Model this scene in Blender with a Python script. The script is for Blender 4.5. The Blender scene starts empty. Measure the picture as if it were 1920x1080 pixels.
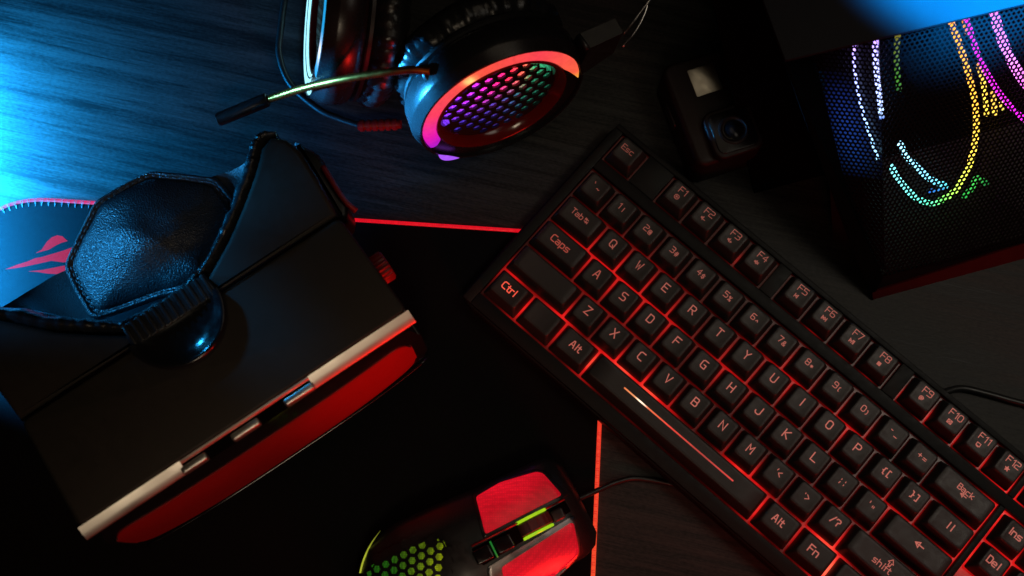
import bpy, bmesh, math, random
from mathutils import Vector as V, noise as NZ
random.seed(7)
S = 0.001                                  # everything below is written in millimetres
sc = bpy.context.scene
col = sc.collection
# ------------------------------------------------------------------ camera
CAM_F, CAM_T, CAM_H = 2300.0, math.radians(12.5), 682.7
cd = bpy.data.cameras.new('camera'); cam = bpy.data.objects.new('camera', cd); col.objects.link(cam)
cam.location = (0, 0, CAM_H * S); cam.rotation_euler = (CAM_T, 0, 0)
cd.sensor_width = 36; cd.lens = CAM_F / 1920 * 36; cd.clip_start = 0.01; cd.clip_end = 50
cd.dof.use_dof = True; cd.dof.focus_distance = 0.69; cd.dof.aperture_fstop = 8
sc.camera = cam
# ------------------------------------------------------------------ world, view, lamps
w = bpy.data.worlds.new('World'); sc.world = w; w.use_nodes = True
w.node_tree.nodes['Background'].inputs[0].default_value = (0.5, 0.4, 0.35, 1)
w.node_tree.nodes['Background'].inputs[1].default_value = 0.001
sc.view_settings.view_transform = 'Standard'; sc.view_settings.look = 'None'
sc.view_settings.exposure = 0; sc.view_settings.gamma = 1
sc.cycles.use_denoising = True
sc.cycles.max_bounces = 6

def lamp(name, kind, loc, target, power, color, size=100, size_y=None, **kw):
    d = bpy.data.lights.new(name, kind); o = bpy.data.objects.new(name, d); col.objects.link(o)
    o.location = V(loc) * S
    o.rotation_euler = (V(target) - V(loc)).to_track_quat('-Z', 'Y').to_euler()
    d.energy = power; d.color = color
    if kind == 'AREA':
        d.size = size * S
        if size_y: d.shape = 'RECTANGLE'; d.size_y = size_y * S
    else:
        d.shadow_soft_size = size * S
    for k, v in kw.items(): setattr(d, k, v)
    return o
lamp('blue_panel_lamp', 'AREA', (-332, 196, 34), (-304, 203, 0), 2.3, (0.010, 0.36, 1.0), 190, 26, spread=math.radians(96))
lamp('blue_cup_spot', 'SPOT', (-420, 200, 84), (-50, 238, 57), 250, (0.03, 0.40, 1.0), 20, spot_size=math.radians(7), spot_blend=0.5)
lamp('blue_strap_spot', 'SPOT', (-440, 150, 135), (-205, 145, 72), 9.5, (0.03, 0.40, 1.0), 22, spot_size=math.radians(24), spot_blend=0.9)
lamp('blue_rim_spot', 'SPOT', (-430, 128, 178), (-121, 181, 88), 14, (0.02, 0.40, 1.0), 20, spot_size=math.radians(8.5), spot_blend=0.6)
lamp('blue_knob_spot', 'SPOT', (-335, 275, 245), (-130, 114, 108), 5, (0.02, 0.42, 1.0), 22, spot_size=math.radians(7.5), spot_blend=0.8)
lamp('blue_case_lamp', 'SPOT', (430, 265, 360), (239, 297, 114), 215, (0.0, 0.29, .92), 8, spot_size=math.radians(20), spot_blend=0.6)
lamp('warm_softbox', 'AREA', (240, 390, 780), (220, 120, 0), .068, (1.0, 0.82, 0.6), 460, 360, spread=math.radians(100))
lamp('warm_side_softbox', 'AREA', (500, 160, 720), (290, 90, 0), .10, (1.0, 0.9, 0.75), 260, 300, spread=math.radians(60))
lamp('warm_strip_lamp', 'AREA', (10, -290, 720), (-120, 60, 100), .058, (1.0, 0.80, 0.56), 160, 120, spread=math.radians(50))
lamp('red_fill_lamp', 'AREA', (230, -300, 150), (20, 40, 10), 0.42, (1.0, 0.02, 0.012), 200, 100)
lamp('red_spot_lamp', 'SPOT', (80, -72, 58), (-48, 110, 58), 1.35, (1.0, 0.016, 0.01), 18, spot_size=math.radians(48), spot_blend=1.0)

# ------------------------------------------------------------------ helpers
def G(px, py, z=0.0):
    """point at height z (mm) seen at a photograph position: used to measure where things stand"""
    c, s = math.cos(CAM_T), math.sin(CAM_T)
    a = (px - 960) / CAM_F; b = -(py - 540) / CAM_F
    d = V((a, b * c + s, b * s - c)); t = (z - CAM_H) / d.z
    return V((0, 0, CAM_H)) + d * t
def hit(px, py, p, n):
    o = V((0, 0, CAM_H)); d = G(px, py, 0) - o
    return o + d * ((p - o).dot(n) / d.dot(n))

ROOT = {}
def thing(name, label, cat, loc, group=None):
    o = bpy.data.objects.new(name, None); col.objects.link(o)
    o.empty_display_size = 0.02
    o.location = V(loc) * S; o['label'] = label; o['category'] = cat
    if group: o['group'] = group
    ROOT[o] = V(loc)
    return o
def link(name, me, parent=None, loc=None, kind=None, label=None):
    o = bpy.data.objects.new(name, me); col.objects.link(o)
    if parent: o.parent = parent
    if loc is not None: o.location = V(loc) * S
    if kind: o['kind'] = kind
    if label: o['label'] = label
    return o
def mesh(name, vs, fs, mat, parent=None, smooth=True, cols=None, kind=None, label=None, origin=None, autosmooth=None):
    """vs in world millimetres; stored relative to the thing that owns the part"""
    off = V((0, 0, 0))
    p = parent
    while p:
        if p in ROOT: off = ROOT[p]; break
        p = p.parent
    if origin is not None: off = V(origin)
    me = bpy.data.meshes.new(name)
    me.from_pydata([tuple((V(v) - off) * S) for v in vs], [], fs)
    bm = bmesh.new(); bm.from_mesh(me); bmesh.ops.recalc_face_normals(bm, faces=bm.faces)
    bm.to_mesh(me); bm.free()
    if smooth: me.polygons.foreach_set('use_smooth', [True] * len(me.polygons))
    if cols:
        at = me.color_attributes.new('glow', 'FLOAT_COLOR', 'POINT')
        for i, c in enumerate(cols): at.data[i].color = (c[0], c[1], c[2], 1)
    me.materials.append(mat)
    if autosmooth:
        try: me.set_sharp_from_angle(angle=math.radians(autosmooth))
        except Exception: pass
    me.update()
    o = link(name, me, parent, kind=kind, label=label)
    if origin is not None: o.location = (V(origin) - (ROOT.get(parent, V((0, 0, 0))) if parent else V((0, 0, 0)))) * S
    return o

def smoothpath(pts, n=8, closed=False):
    pts = [V(p) for p in pts]; out = []
    m = len(pts); rng = m if closed else m - 1
    for i in range(rng):
        p1, p2 = pts[i], pts[(i + 1) % m]
        p0 = pts[(i - 1) % m] if (closed or i > 0) else p1 * 2 - p2
        p3 = pts[(i + 2) % m] if (closed or i + 2 < m) else p2 * 2 - p1
        for k in range(n):
            t = k / n
            out.append(0.5 * ((2 * p1) + (p2 - p0) * t + (2 * p0 - 5 * p1 + 4 * p2 - p3) * t * t + (3 * p1 - p0 - 3 * p2 + p3) * t ** 3))
    if not closed: out.append(pts[-1])
    return out
def tube(path, rad, n=8, closed=False, up=V((0, 0, 1)), flat=1.0):
    vs, fs = [], []
    m = len(path)
    for i, p in enumerate(path):
        a = path[(i - 1) % m] if (closed or i > 0) else p
        b = path[(i + 1) % m] if (closed or i < m - 1) else p
        t = (b - a).normalized(); s = t.cross(up)
        if s.length < 1e-4: s = t.cross(V((1, 0, 0)))
        s.normalize(); u = s.cross(t)
        r = rad(i / (m - 1)) if callable(rad) else rad
        for k in range(n):
            A = 2 * math.pi * k / n
            vs.append(p + s * (math.cos(A) * r) + u * (math.sin(A) * r * flat))
    for i in range(m if closed else m - 1):
        j = (i + 1) % m
        for k in range(n):
            l = (k + 1) % n
            fs.append((i * n + k, i * n + l, j * n + l, j * n + k))
    if not closed:
        fs.append(tuple(range(n - 1, -1, -1))); fs.append(tuple((m - 1) * n + k for k in range(n)))
    return vs, fs
class Fr:
    def __init__(s, o, x, y, z): s.o, s.x, s.y, s.z = V(o), V(x).normalized(), V(y).normalized(), V(z).normalized()
    def __call__(s, a, b, c=0.0): return s.o + s.x * a + s.y * b + s.z * c
def lathe(fr, prof, n=48, a0=0.0, a1=None, wob=None, close=True):
    """profile of (radius, height along z)"""
    vs, fs = [], []; full = a1 is None
    m = n if full else n + 1
    for i in range(m):
        A = a0 + (2 * math.pi if full else (a1 - a0)) * i / n
        for j, (r, h) in enumerate(prof):
            if wob: r, h = wob(A, j, r, h)
            vs.append(fr(r * math.cos(A), r * math.sin(A), h))
    k = len(prof)
    for i in range(n):
        i2 = (i + 1) % m
        for j in range(k - 1):
            fs.append((i * k + j, i2 * k + j, i2 * k + j + 1, i * k + j + 1))
    return vs, fs
def loft(rings, cap0=True, cap1=True):
    n = len(rings[0]); vs = [p for r in rings for p in r]; fs = []
    for i in range(len(rings) - 1):
        for k in range(n):
            l = (k + 1) % n
            fs.append((i * n + k, i * n + l, (i + 1) * n + l, (i + 1) * n + k))
    if cap0: fs.append(tuple(range(n - 1, -1, -1)))
    if cap1: fs.append(tuple((len(rings) - 1) * n + k for k in range(n)))
    return vs, fs
def inset(poly, d):
    """offset a 2D polygon inwards (counter clockwise) by d"""
    out = []; n = len(poly)
    for i in range(n):
        a, b, c = V(poly[i - 1][:2]).to_3d(), V(poly[i][:2]).to_3d(), V(poly[(i + 1) % n][:2]).to_3d()
        d1 = (b - a); d2 = (c - b)
        if d1.length < 1e-6: d1 = d2
        if d2.length < 1e-6: d2 = d1
        d1.normalize(); d2.normalize()
        n1 = V((-d1.y, d1.x, 0)); n2 = V((-d2.y, d2.x, 0)); m = n1 + n2
        if m.length < 1e-6: m = n1
        m.normalize(); q = b + m * (d / max(0.45, m.dot(n1)))
        out.append((q.x, q.y))
    return out
def area2(p): return sum(p[i - 1][0] * p[i][1] - p[i][0] * p[i - 1][1] for i in range(len(p)))
def prism(fr, poly, z0, z1, bev=1.0, steps=3, bev0=None):
    """upright prism over a 2D outline with a rounded top edge"""
    if area2(poly) < 0: poly = poly[::-1]
    rings = []
    if bev0: 
        for k in range(steps):
            A = math.pi / 2 * k / steps
            rings.append([fr(x, y, z0 + bev0 * (1 - math.sin(A))) for x, y in inset(poly, bev0 * (1 - math.cos(A)))][:])
        rings = rings[::-1]
        rings = [[fr(x, y, z0 + bev0 * (1 - math.cos(math.pi / 2 * k / steps))) for x, y in inset(poly, bev0 * (1 - math.sin(math.pi / 2 * k / steps)))] for k in range(steps + 1)]
    else: rings.append([fr(x, y, z0) for x, y in poly])
    for k in range(steps + 1):
        A = math.pi / 2 * k / steps
        rings.append([fr(x, y, z1 - bev + bev * math.sin(A)) for x, y in inset(poly, bev * (1 - math.cos(A)) + 1e-4)])
    return loft(rings)
def rrect(w, h, r, n=5, cx=0, cy=0):
    out = []
    for qx, qy, a in ((1, -1, -90), (1, 1, 0), (-1, 1, 90), (-1, -1, 180)):
        for k in range(n + 1):
            A = math.radians(a + 90 * k / n)
            out.append((cx + qx * (w / 2 - r) + r * math.cos(A), cy + qy * (h / 2 - r) + r * math.sin(A)))
    return out
def roundpoly(poly, r, n=4):
    out = []; m = len(poly)
    for i in range(m):
        a, b, c = [V((q[0], q[1], 0)) for q in (poly[i - 1], poly[i], poly[(i + 1) % m])]
        d1 = (a - b); d2 = (c - b); k = min(r, d1.length * .45, d2.length * .45)
        p, q = b + d1.normalized() * k, b + d2.normalized() * k
        for j in range(n + 1):
            t = j / n; s = p * (1 - t) ** 2 + b * 2 * t * (1 - t) + q * t * t
            out.append((s.x, s.y))
    return out
def inside(x, y, poly):
    r = False; n = len(poly); j = n - 1
    for i in range(n):
        xi, yi = poly[i][:2]; xj, yj = poly[j][:2]
        if (yi > y) != (yj > y) and x < (xj - xi) * (y - yi) / (yj - yi) + xi: r = not r
        j = i
    return r
def perforated(P, poly, pitch, hole, depth, ok=None, sides=6, rot=0.0):
    """a sheet of hexagonal cells, each with a real hole; P maps (x, y, z) to the world"""
    vs, fs = [], []
    xs = [p[0] for p in poly]; ys = [p[1] for p in poly]
    dy = pitch * math.sqrt(3) / 2; j = 0; y = min(ys) - dy
    while y < max(ys) + dy:
        x = min(xs) - pitch + (pitch / 2 if j % 2 else 0)
        while x < max(xs) + pitch:
            if inside(x, y, poly):
                b = len(vs); R = pitch / math.sqrt(3)
                solid = ok is not None and not ok(x, y)
                for k in range(6):
                    A = math.radians(30 + 60 * k)
                    vs.append(P(x + R * math.cos(A), y + R * math.sin(A), 0))
                for k in range(6):
                    A = math.radians(30 + 60 * k)
                    vs.append(P(x + hole * math.cos(A), y + hole * math.sin(A), 0))
                for k in range(6):
                    A = math.radians(30 + 60 * k)
                    vs.append(P(x + hole * math.cos(A), y + hole * math.sin(A), -depth))
                for k in range(6):
                    l = (k + 1) % 6
                    fs.append((b + k, b + l, b + 6 + l, b + 6 + k))
                    if not solid: fs.append((b + 6 + k, b + 6 + l, b + 12 + l, b + 12 + k))
                if solid: fs.append(tuple(b + 6 + k for k in range(6)))
            x += pitch
        y += dy; j += 1
    return vs, fs

# ------------------------------------------------------------------ materials
def mat(name, base, rough=0.5, metal=0.0, bump=None, var=0.25, varscale=60, spec=0.5, coat=0.0, sheen=0.0, emit=None, rv=.06):
    m = bpy.data.materials.new(name); m.use_nodes = True
    nt = m.node_tree; N = nt.nodes; L = nt.links; b = N['Principled BSDF']
    tc = N.new('ShaderNodeTexCoord')
    nz = N.new('ShaderNodeTexNoise'); nz.inputs['Scale'].default_value = varscale; nz.inputs['Detail'].default_value = 6
    L.new(tc.outputs['Object'], nz.inputs['Vector'])
    mx = N.new('ShaderNodeMix'); mx.data_type = 'RGBA'
    mx.inputs[6].default_value = (*[c * (1 - var) for c in base], 1); mx.inputs[7].default_value = (*[c * (1 + var) for c in base], 1)
    L.new(nz.outputs['Fac'], mx.inputs[0]); L.new(mx.outputs[2], b.inputs['Base Color'])
    mr = N.new('ShaderNodeMapRange'); mr.inputs['From Min'].default_value = .3; mr.inputs['From Max'].default_value = .7
    mr.inputs['To Min'].default_value = max(.02, rough - rv); mr.inputs['To Max'].default_value = min(1, rough + rv)
    n2 = N.new('ShaderNodeTexNoise'); n2.inputs['Scale'].default_value = varscale * 4; n2.inputs['Detail'].default_value = 4
    L.new(tc.outputs['Object'], n2.inputs['Vector']); L.new(n2.outputs['Fac'], mr.inputs['Value']); L.new(mr.outputs['Result'], b.inputs['Roughness'])
    b.inputs['Metallic'].default_value = metal; b.inputs['Specular IOR Level'].default_value = spec
    b.inputs['Coat Weight'].default_value = coat; b.inputs['Coat Roughness'].default_value = 0.06
    b.inputs['Sheen Weight'].default_value = sheen
    if bump:
        kind, scale, strength, dist = bump
        if kind == 'noise':
            t = N.new('ShaderNodeTexNoise'); t.inputs['Detail'].default_value = 5; o = 'Fac'
        else:
            t = N.new('ShaderNodeTexVoronoi'); o = 'Distance'
            if kind == 'leather': t.feature = 'SMOOTH_F1'; t.inputs['Smoothness'].default_value = .3
        t.inputs['Scale'].default_value = scale
        bp = N.new('ShaderNodeBump'); bp.inputs['Strength'].default_value = strength; bp.inputs['Distance'].default_value = dist * S
        L.new(tc.outputs['Object'], t.inputs['Vector']); L.new(t.outputs[o], bp.inputs['Height']); L.new(bp.outputs['Normal'], b.inputs['Normal'])
    if emit:
        b.inputs['Emission Color'].default_value = (*emit[0], 1); b.inputs['Emission Strength'].default_value = emit[1]
    return m
def glowmat(name, strength, pattern=None, low=.15):
    """LED light: colour comes from the mesh's own glow colours"""
    m = bpy.data.materials.new(name); m.use_nodes = True
    nt = m.node_tree; N = nt.nodes; L = nt.links; b = N['Principled BSDF']
    at = N.new('ShaderNodeVertexColor'); at.layer_name = 'glow'
    b.inputs['Base Color'].default_value = (0.02, 0.02, 0.02, 1); b.inputs['Roughness'].default_value = 0.3
    b.inputs['Emission Strength'].default_value = strength
    tc = N.new('ShaderNodeTexCoord')
    nz = N.new('ShaderNodeTexNoise'); nz.inputs['Scale'].default_value = 400; L.new(tc.outputs['Object'], nz.inputs['Vector'])
    mr = N.new('ShaderNodeMapRange'); mr.inputs['To Min'].default_value = .75; mr.inputs['To Max'].default_value = 1.2
    L.new(nz.outputs['Fac'], mr.inputs['Value'])
    mul = N.new('ShaderNodeVectorMath'); mul.operation = 'SCALE'
    L.new(at.outputs['Color'], mul.inputs[0]); L.new(mr.outputs['Result'], mul.inputs['Scale'])
    last = mul.outputs[0]
    if pattern:
        vo = N.new('ShaderNodeTexVoronoi'); vo.inputs['Scale'].default_value = pattern; vo.inputs['Randomness'].default_value = 0.15
        L.new(tc.outputs['Object'], vo.inputs['Vector'])
        m2 = N.new('ShaderNodeMapRange'); m2.inputs['From Min'].default_value = .25; m2.inputs['From Max'].default_value = .5
        m2.inputs['To Min'].default_value = 1.25 if low < .5 else 1.08; m2.inputs['To Max'].default_value = low
        L.new(vo.outputs['Distance'], m2.inputs['Value'])
        q = N.new('ShaderNodeVectorMath'); q.operation = 'SCALE'; L.new(last, q.inputs[0]); L.new(m2.outputs['Result'], q.inputs['Scale']); last = q.outputs[0]
    L.new(last, b.inputs['Emission Color'])
    return m
def legendmat():
    m = bpy.data.materials.new('backlit_legend'); m.use_nodes = True
    nt = m.node_tree; N = nt.nodes; L = nt.links; b = N['Principled BSDF']
    oi = N.new('ShaderNodeObjectInfo'); L.new(oi.outputs['Color'], b.inputs['Emission Color']); b.inputs['Emission Strength'].default_value = 1
    b.inputs['Base Color'].default_value = (0.25, 0.12, 0.1, 1)
    return m
def woodmat():
    m = bpy.data.materials.new('dark_wood'); m.use_nodes = True
    nt = m.node_tree; N = nt.nodes; L = nt.links; b = N['Principled BSDF']
    tc = N.new('ShaderNodeTexCoord'); mp = N.new('ShaderNodeMapping'); mp.inputs['Rotation'].default_value = (0, 0, math.radians(13))
    L.new(tc.outputs['Object'], mp.inputs['Vector'])
    def noise(scale, sx, sy, detail, dist=0.0):
        m2 = N.new('ShaderNodeMapping'); m2.inputs['Scale'].default_value = (sx, sy, 1); L.new(mp.outputs[0], m2.inputs['Vector'])
        t = N.new('ShaderNodeTexNoise'); t.inputs['Scale'].default_value = scale; t.inputs['Detail'].default_value = detail; t.inputs['Distortion'].default_value = dist
        L.new(m2.outputs[0], t.inputs['Vector']); return t
    n1 = noise(1, 7, 210, 9, 0.5); n2 = noise(1, 45, 1300, 5, .3); n3 = noise(1, 3, 45, 4, 1.0)
    add = N.new('ShaderNodeMath'); add.operation = 'MULTIPLY_ADD'; add.inputs[1].default_value = .8
    L.new(n2.outputs['Fac'], add.inputs[0]); L.new(n1.outputs['Fac'], add.inputs[2])
    ad2 = N.new('ShaderNodeMath'); ad2.operation = 'MULTIPLY_ADD'; ad2.inputs[1].default_value = .6
    L.new(n3.outputs['Fac'], ad2.inputs[0]); L.new(add.outputs[0], ad2.inputs[2])
    cr = N.new('ShaderNodeValToRGB'); cr.color_ramp.elements[0].position = .12; cr.color_ramp.elements[0].color = (0.010, 0.0095, 0.009, 1)
    cr.color_ramp.elements[1].position = 1.0; cr.color_ramp.elements[1].color = (0.05, 0.048, 0.045, 1)
    md = N.new('ShaderNodeMapRange'); sp = noise(800, .5, 1, 2); ad3 = N.new('ShaderNodeMath'); ad3.operation = 'MULTIPLY_ADD'; ad3.inputs[1].default_value = .55; L.new(sp.outputs['Fac'], ad3.inputs[0]); L.new(ad2.outputs[0], ad3.inputs[2]); md.inputs['From Min'].default_value = 1.2; md.inputs['From Max'].default_value = 1.72; L.new(ad3.outputs[0], md.inputs['Value']); L.new(md.outputs[0], cr.inputs[0])
    dv = N.new('ShaderNodeMath'); dv.operation = 'MULTIPLY'; dv.inputs[1].default_value = 1.0
    L.new(cr.outputs[0], b.inputs['Base Color'])
    mr = N.new('ShaderNodeMapRange'); mr.inputs['From Min'].default_value = .7; mr.inputs['From Max'].default_value = 1.4
    mr.inputs['To Min'].default_value = .42; mr.inputs['To Max'].default_value = .68; L.new(ad2.outputs[0], mr.inputs['Value']); L.new(mr.outputs[0], b.inputs['Roughness'])
    bp = N.new('ShaderNodeBump'); bp.inputs['Strength'].default_value = .3; bp.inputs['Distance'].default_value = .3 * S
    L.new(ad2.outputs[0], bp.inputs['Height']); L.new(bp.outputs[0], b.inputs['Normal'])
    b.inputs['Specular IOR Level'].default_value = .3
    return m
M = dict(
    wood=woodmat(),
    cloth=mat('pad_cloth', (0.0055, 0.0055, 0.006), .85, bump=('noise', 2600, .6, .3), sheen=.02, spec=.08, var=.35, varscale=900),
    print=mat('red_print_added_glow', (0.5, 0.003, 0.005), .75, emit=((.32, .004, .01), 1.0), bump=('noise', 2600, .5, .3), varscale=900, spec=.04),  # glow added so the red print shows under blue light
    thread=mat('pale_thread', (0.16, 0.15, 0.17), .7),
    key=mat('keycap_plastic', (0.025, 0.024, 0.023), .46, bump=('noise', 1700, .35, .12), var=.15),
    deck=mat('keyboard_plastic', (0.006, 0.0055, 0.0055), .55, spec=.25, bump=('noise', 1500, .3, .1)),
    plastic=mat('black_plastic', (0.012, 0.012, 0.013), .35, bump=('noise', 900, .15, .1)),
    matte=mat('matte_black_plastic', (0.02, 0.0155, 0.011), .55, spec=.28, bump=('noise', 1800, .3, .1)),
    gloss=mat('glossy_black_plastic', (0.008, 0.008, 0.009), .16, coat=.4),
    dark=mat('dark_interior', (0.002, 0.002, 0.002), .9, spec=.03),
    leather=mat('black_leather', (0.012, 0.012, 0.014), .40, bump=('leather', 1250, .7, .55), varscale=200),
    softleather=mat('soft_black_leather', (0.012, 0.012, 0.013), .28, bump=('noise', 160, .35, 1.5)),
    elastic=mat('elastic_webbing', (0.02, 0.021, 0.024), .8, bump=('noise', 1300, .9, .6), sheen=.2),
    silver=mat('brushed_silver', (0.62, 0.58, 0.52), .42, metal=1.0, var=.05, varscale=15),
    steel=mat('steel_wire', (0.75, 0.7, 0.65), .2, metal=1.0),
    copper=mat('gooseneck_metal', (0.42, 0.085, 0.014), .42, metal=1.0),
    redreflection=mat('painted_red_reflection', (0.32, 0.010, 0.010), .38, coat=.2, var=.05, varscale=40),
    redlens=mat('red_lit_button', (0.4, 0.005, 0.01), .3, var=.2, varscale=120),
    rubber=mat('cable_rubber', (0.014, 0.014, 0.014), .4),
    redrubber_light=mat('red_rubber_and_red_light', (0.22, 0.01, 0.01), .4),
    screen=mat('camera_screen', (0.62, 0.58, 0.48), .34, metal=1.0, var=.05),
    camera=mat('camera_body', (0.012, 0.006, 0.0055), .5, spec=.3, bump=('noise', 1500, .3, .1)),
    case=mat('case_paint', (0.0035, 0.0035, 0.004), .6, spec=.1, bump=('noise', 1500, .2, .1)),
    casetop=mat('case_top_paint', (0.022, 0.022, 0.025), .8, spec=.08, bump=('noise', 1500, .2, .1), var=.1),
    casestrip=mat('base_red_reflection', (0.06, 0.004, 0.005), .35),
    glow=glowmat('led_glow', 1.0), glowmesh=glowmat('led_glow_through_mesh', 1.0, 1150.0, .45), led=glowmat('led_ring', 1.7),
    legend=legendmat(), glowgrid=glowmat('lit_button_grid', 1.0, 800.0, .8),
    cup=mat('cup_plastic', (0.012, 0.012, 0.013), .27, rv=.015, var=.05), bezel=mat('red_reflection_gloss', (0.10, 0.006, 0.005), .18, coat=.4),  # bezel red stands in for red light reflected in its gloss
    lens=mat('dark_lens_glass', (0.006, 0.005, 0.006), .22, spec=.25, rv=.02),
    glowthread=mat('rim_glow_thread', (0.3, 0.01, 0.01), .7, emit=((.42, .004, .008), 1.0)), thread_dark=mat('dark_thread', (0.06, 0.06, 0.065), .6), satin=mat('satin_grey_metal', (0.3, 0.28, 0.28), .35, metal=1.0), tread=mat('brown_rubber', (0.05, 0.022, 0.02), .6),  # red thread has an added glow to blend with the rim
)
def lerp(a, b, t): return tuple(x + (y - x) * t for x, y in zip(a, b))
def ramp(stops, t):
    if t <= stops[0][0]: return stops[0][1]
    for (a, ca), (b, cb) in zip(stops, stops[1:]):
        if t <= b: return lerp(ca, cb, (t - a) / (b - a))
    return stops[-1][1]
WORLD = Fr((0, 0, 0), (1, 0, 0), (0, 1, 0), (0, 0, 1))

# ------------------------------------------------------------------ tabletop
vs, fs = prism(WORLD, [(-900, -700), (900, -700), (900, 1000), (-900, 1000)], -30, 0, 2)
mesh('tabletop', vs, fs, M['wood'], kind='structure', autosmooth=40)

# ------------------------------------------------------------------ mouse pad
A0, A1 = G(62, 372), G(985, 432)
e = (A1 - A0).normalized(); dn = V((e.y, -e.x, 0))
corner = G(1142, 443); tl = A0 - e * 34
padp = [corner + dn * 330, tl + dn * 330, tl + dn * 6, tl, corner, ]
poly = roundpoly([(tl.x, tl.y), (corner.x, corner.y), ((corner + dn * 330).x, (corner + dn * 330).y), ((tl + dn * 330).x, (tl + dn * 330).y)], 34, 10)
br = G(1116, 1085); br = br + (br - G(1131, 765)).normalized() * 120
poly = roundpoly([(tl.x, tl.y), (corner.x, corner.y), (br.x, br.y), ((tl + dn * 300).x, (tl + dn * 300).y)], 46, 12)
pad = thing('mouse_pad', 'wide black cloth mouse pad with glowing red stitched edge', 'mouse pad', (-90, 40, 0))
vs, fs = prism(WORLD, inset(poly if area2(poly) > 0 else poly[::-1], 1.0), 0.0, 3.0, .6)
mesh('pad_cloth', vs, fs, M['cloth'], pad, autosmooth=40)
pp = inset(poly if area2(poly) > 0 else poly[::-1], 1.1)
path = []
for i in range(len(pp)):
    a, b = V((*pp[i], 2.2)), V((*pp[(i + 1) % len(pp)], 2.2)); n = max(1, int((b - a).length / 6))
    path += [a.lerp(b, k / n) for k in range(n)]
vs, fs = tube(path, 1.35, 8, closed=True)
def rimcol(p):
    if p.x < -180: return lerp((.5, .004, .12), (.8, .004, .025), min(1, max(0, (p.x + 290) / 110)))  # blue light on the left stretch painted into the rim as pink
    t = min(1, max(0, (170 - p.y) / 210)) if p.x > 20 else 0
    return lerp((.75, .004, .014), (1.0, .085, .025), t)
mesh('stitched_rim', vs, fs, M['glow'], pad, cols=[rimcol(v) for v in vs])
# stitches that cross the rim, one by one, where the rim lies open to view
st = None; d = 0.0; prev = path[0]; cnt = 0
for i in range(1, len(path)):
    p = path[i]; seg = (p - prev).length; t = (p - prev).normalized(); nrm = V((-t.y, t.x, 0))
    while d < seg:
        q = prev + t * d
        if (q.x < -228 and q.y > 150) or (-92 < q.x < 12 and q.y > 100) or (q.x > 20 and -160 < q.y < 70):
            if st is None:
                ps = [V((0, -.9, 1.0)), V((.1, .2, 1.55)), V((.35, 1.5, 1.3)), V((.6, 3.6, .9))]
                v2, f2 = tube(smoothpath(ps, 2), .16, 4)
                st = bpy.data.meshes.new('stitch'); st.from_pydata([tuple(v * S) for v in v2], [], f2); st.materials.append(M['thread']); v3, f3 = tube(smoothpath([V((0, -.9, 1.0)), V((.1, .2, 1.5)), V((.3, 1.3, .6)), V((.4, 1.7, .7))], 2), .13, 4); st_red = bpy.data.meshes.new('stitch'); st_red.from_pydata([tuple(v * S) for v in v3], [], f3); st_red.materials.append(M['glowthread'])
            o = link('stitch', st if q.x < -200 else st_red, pad, q - ROOT[pad]); o.rotation_euler = (0, 0, math.atan2(t.y, t.x)); cnt += 1
            if cnt % 2: o.scale = (-1, 1, 1)
        d += 2.6 if cnt % 2 else 1.3
    d -= seg; prev = p
# claw shaped print on the cloth
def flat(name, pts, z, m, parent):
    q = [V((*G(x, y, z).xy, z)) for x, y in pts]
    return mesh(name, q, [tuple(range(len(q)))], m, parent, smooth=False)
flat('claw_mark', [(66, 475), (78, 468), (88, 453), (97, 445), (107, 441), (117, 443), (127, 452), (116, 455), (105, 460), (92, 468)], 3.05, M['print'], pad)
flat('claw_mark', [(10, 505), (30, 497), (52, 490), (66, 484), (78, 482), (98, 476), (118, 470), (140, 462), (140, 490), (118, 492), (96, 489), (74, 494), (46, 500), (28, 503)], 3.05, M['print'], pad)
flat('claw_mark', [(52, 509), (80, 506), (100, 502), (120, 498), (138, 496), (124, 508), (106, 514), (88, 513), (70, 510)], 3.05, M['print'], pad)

# ------------------------------------------------------------------ keyboard
yaw = -0.7208
KU, KV = V((math.cos(yaw), math.sin(yaw), 0)), V((math.sin(yaw), -math.cos(yaw), 0))
KO = V((93.0, 112.08, 0)) - KU * 5.5 * 19.05 - KV * 19.05
U1 = 19.05
kb = thing('gaming_keyboard', 'black backlit keyboard with red glow between its keys', 'keyboard', KO + KU * 9 * U1 + KV * U1)
KF = Fr(KO, KU, -KV, (0, 0, 1))               # x along the rows, y away from the typist, both in mm
def KP(u, v, z): return KF(u * U1, -v * U1, z)
# lower shell with rounded corners
sh = [(-.42, 4.02), (18.75, 4.02), (18.75, -3.22), (-.42, -3.22)]
sh = roundpoly([(u * U1, -v * U1) for u, v in sh], 9, 5)
vs, fs = prism(KF, sh, 0, 12.2, 1.2, bev0=2)
mesh('base_shell', vs, fs, M['deck'], kb, autosmooth=40)
# raised deck: border and bars between the key wells
bars = [(-.34, -3.14, 18.67, -2.97), (-.34, -2.97, -.03, 3.95), (18.28, -2.97, 18.67, 3.95), (-.03, 3.53, 18.28, 3.95),
        (-.03, -1.93, 18.28, -1.57), (1.03, -2.97, 1.97, -1.93), (6.03, -2.97, 6.47, -1.93), (10.53, -2.97, 10.97, -1.93), (15.03, -2.97, 15.22, -1.93), (15.03, -1.57, 15.22, 3.53)]
vs, fs = [], []
for u0, v0, u1, v1 in bars:
    p, q = prism(KF, rrect((u1 - u0) * U1 - .02, (v1 - v0) * U1 - .02, .5, 2, (u0 + u1) / 2 * U1, -(v0 + v1) / 2 * U1), 12.0, 16.2, .5, 2)
    b0 = len(vs); vs += p; fs += [tuple(i + b0 for i in f) for f in q]
mesh('deck', vs, fs, M['deck'], kb, autosmooth=40)
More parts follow.
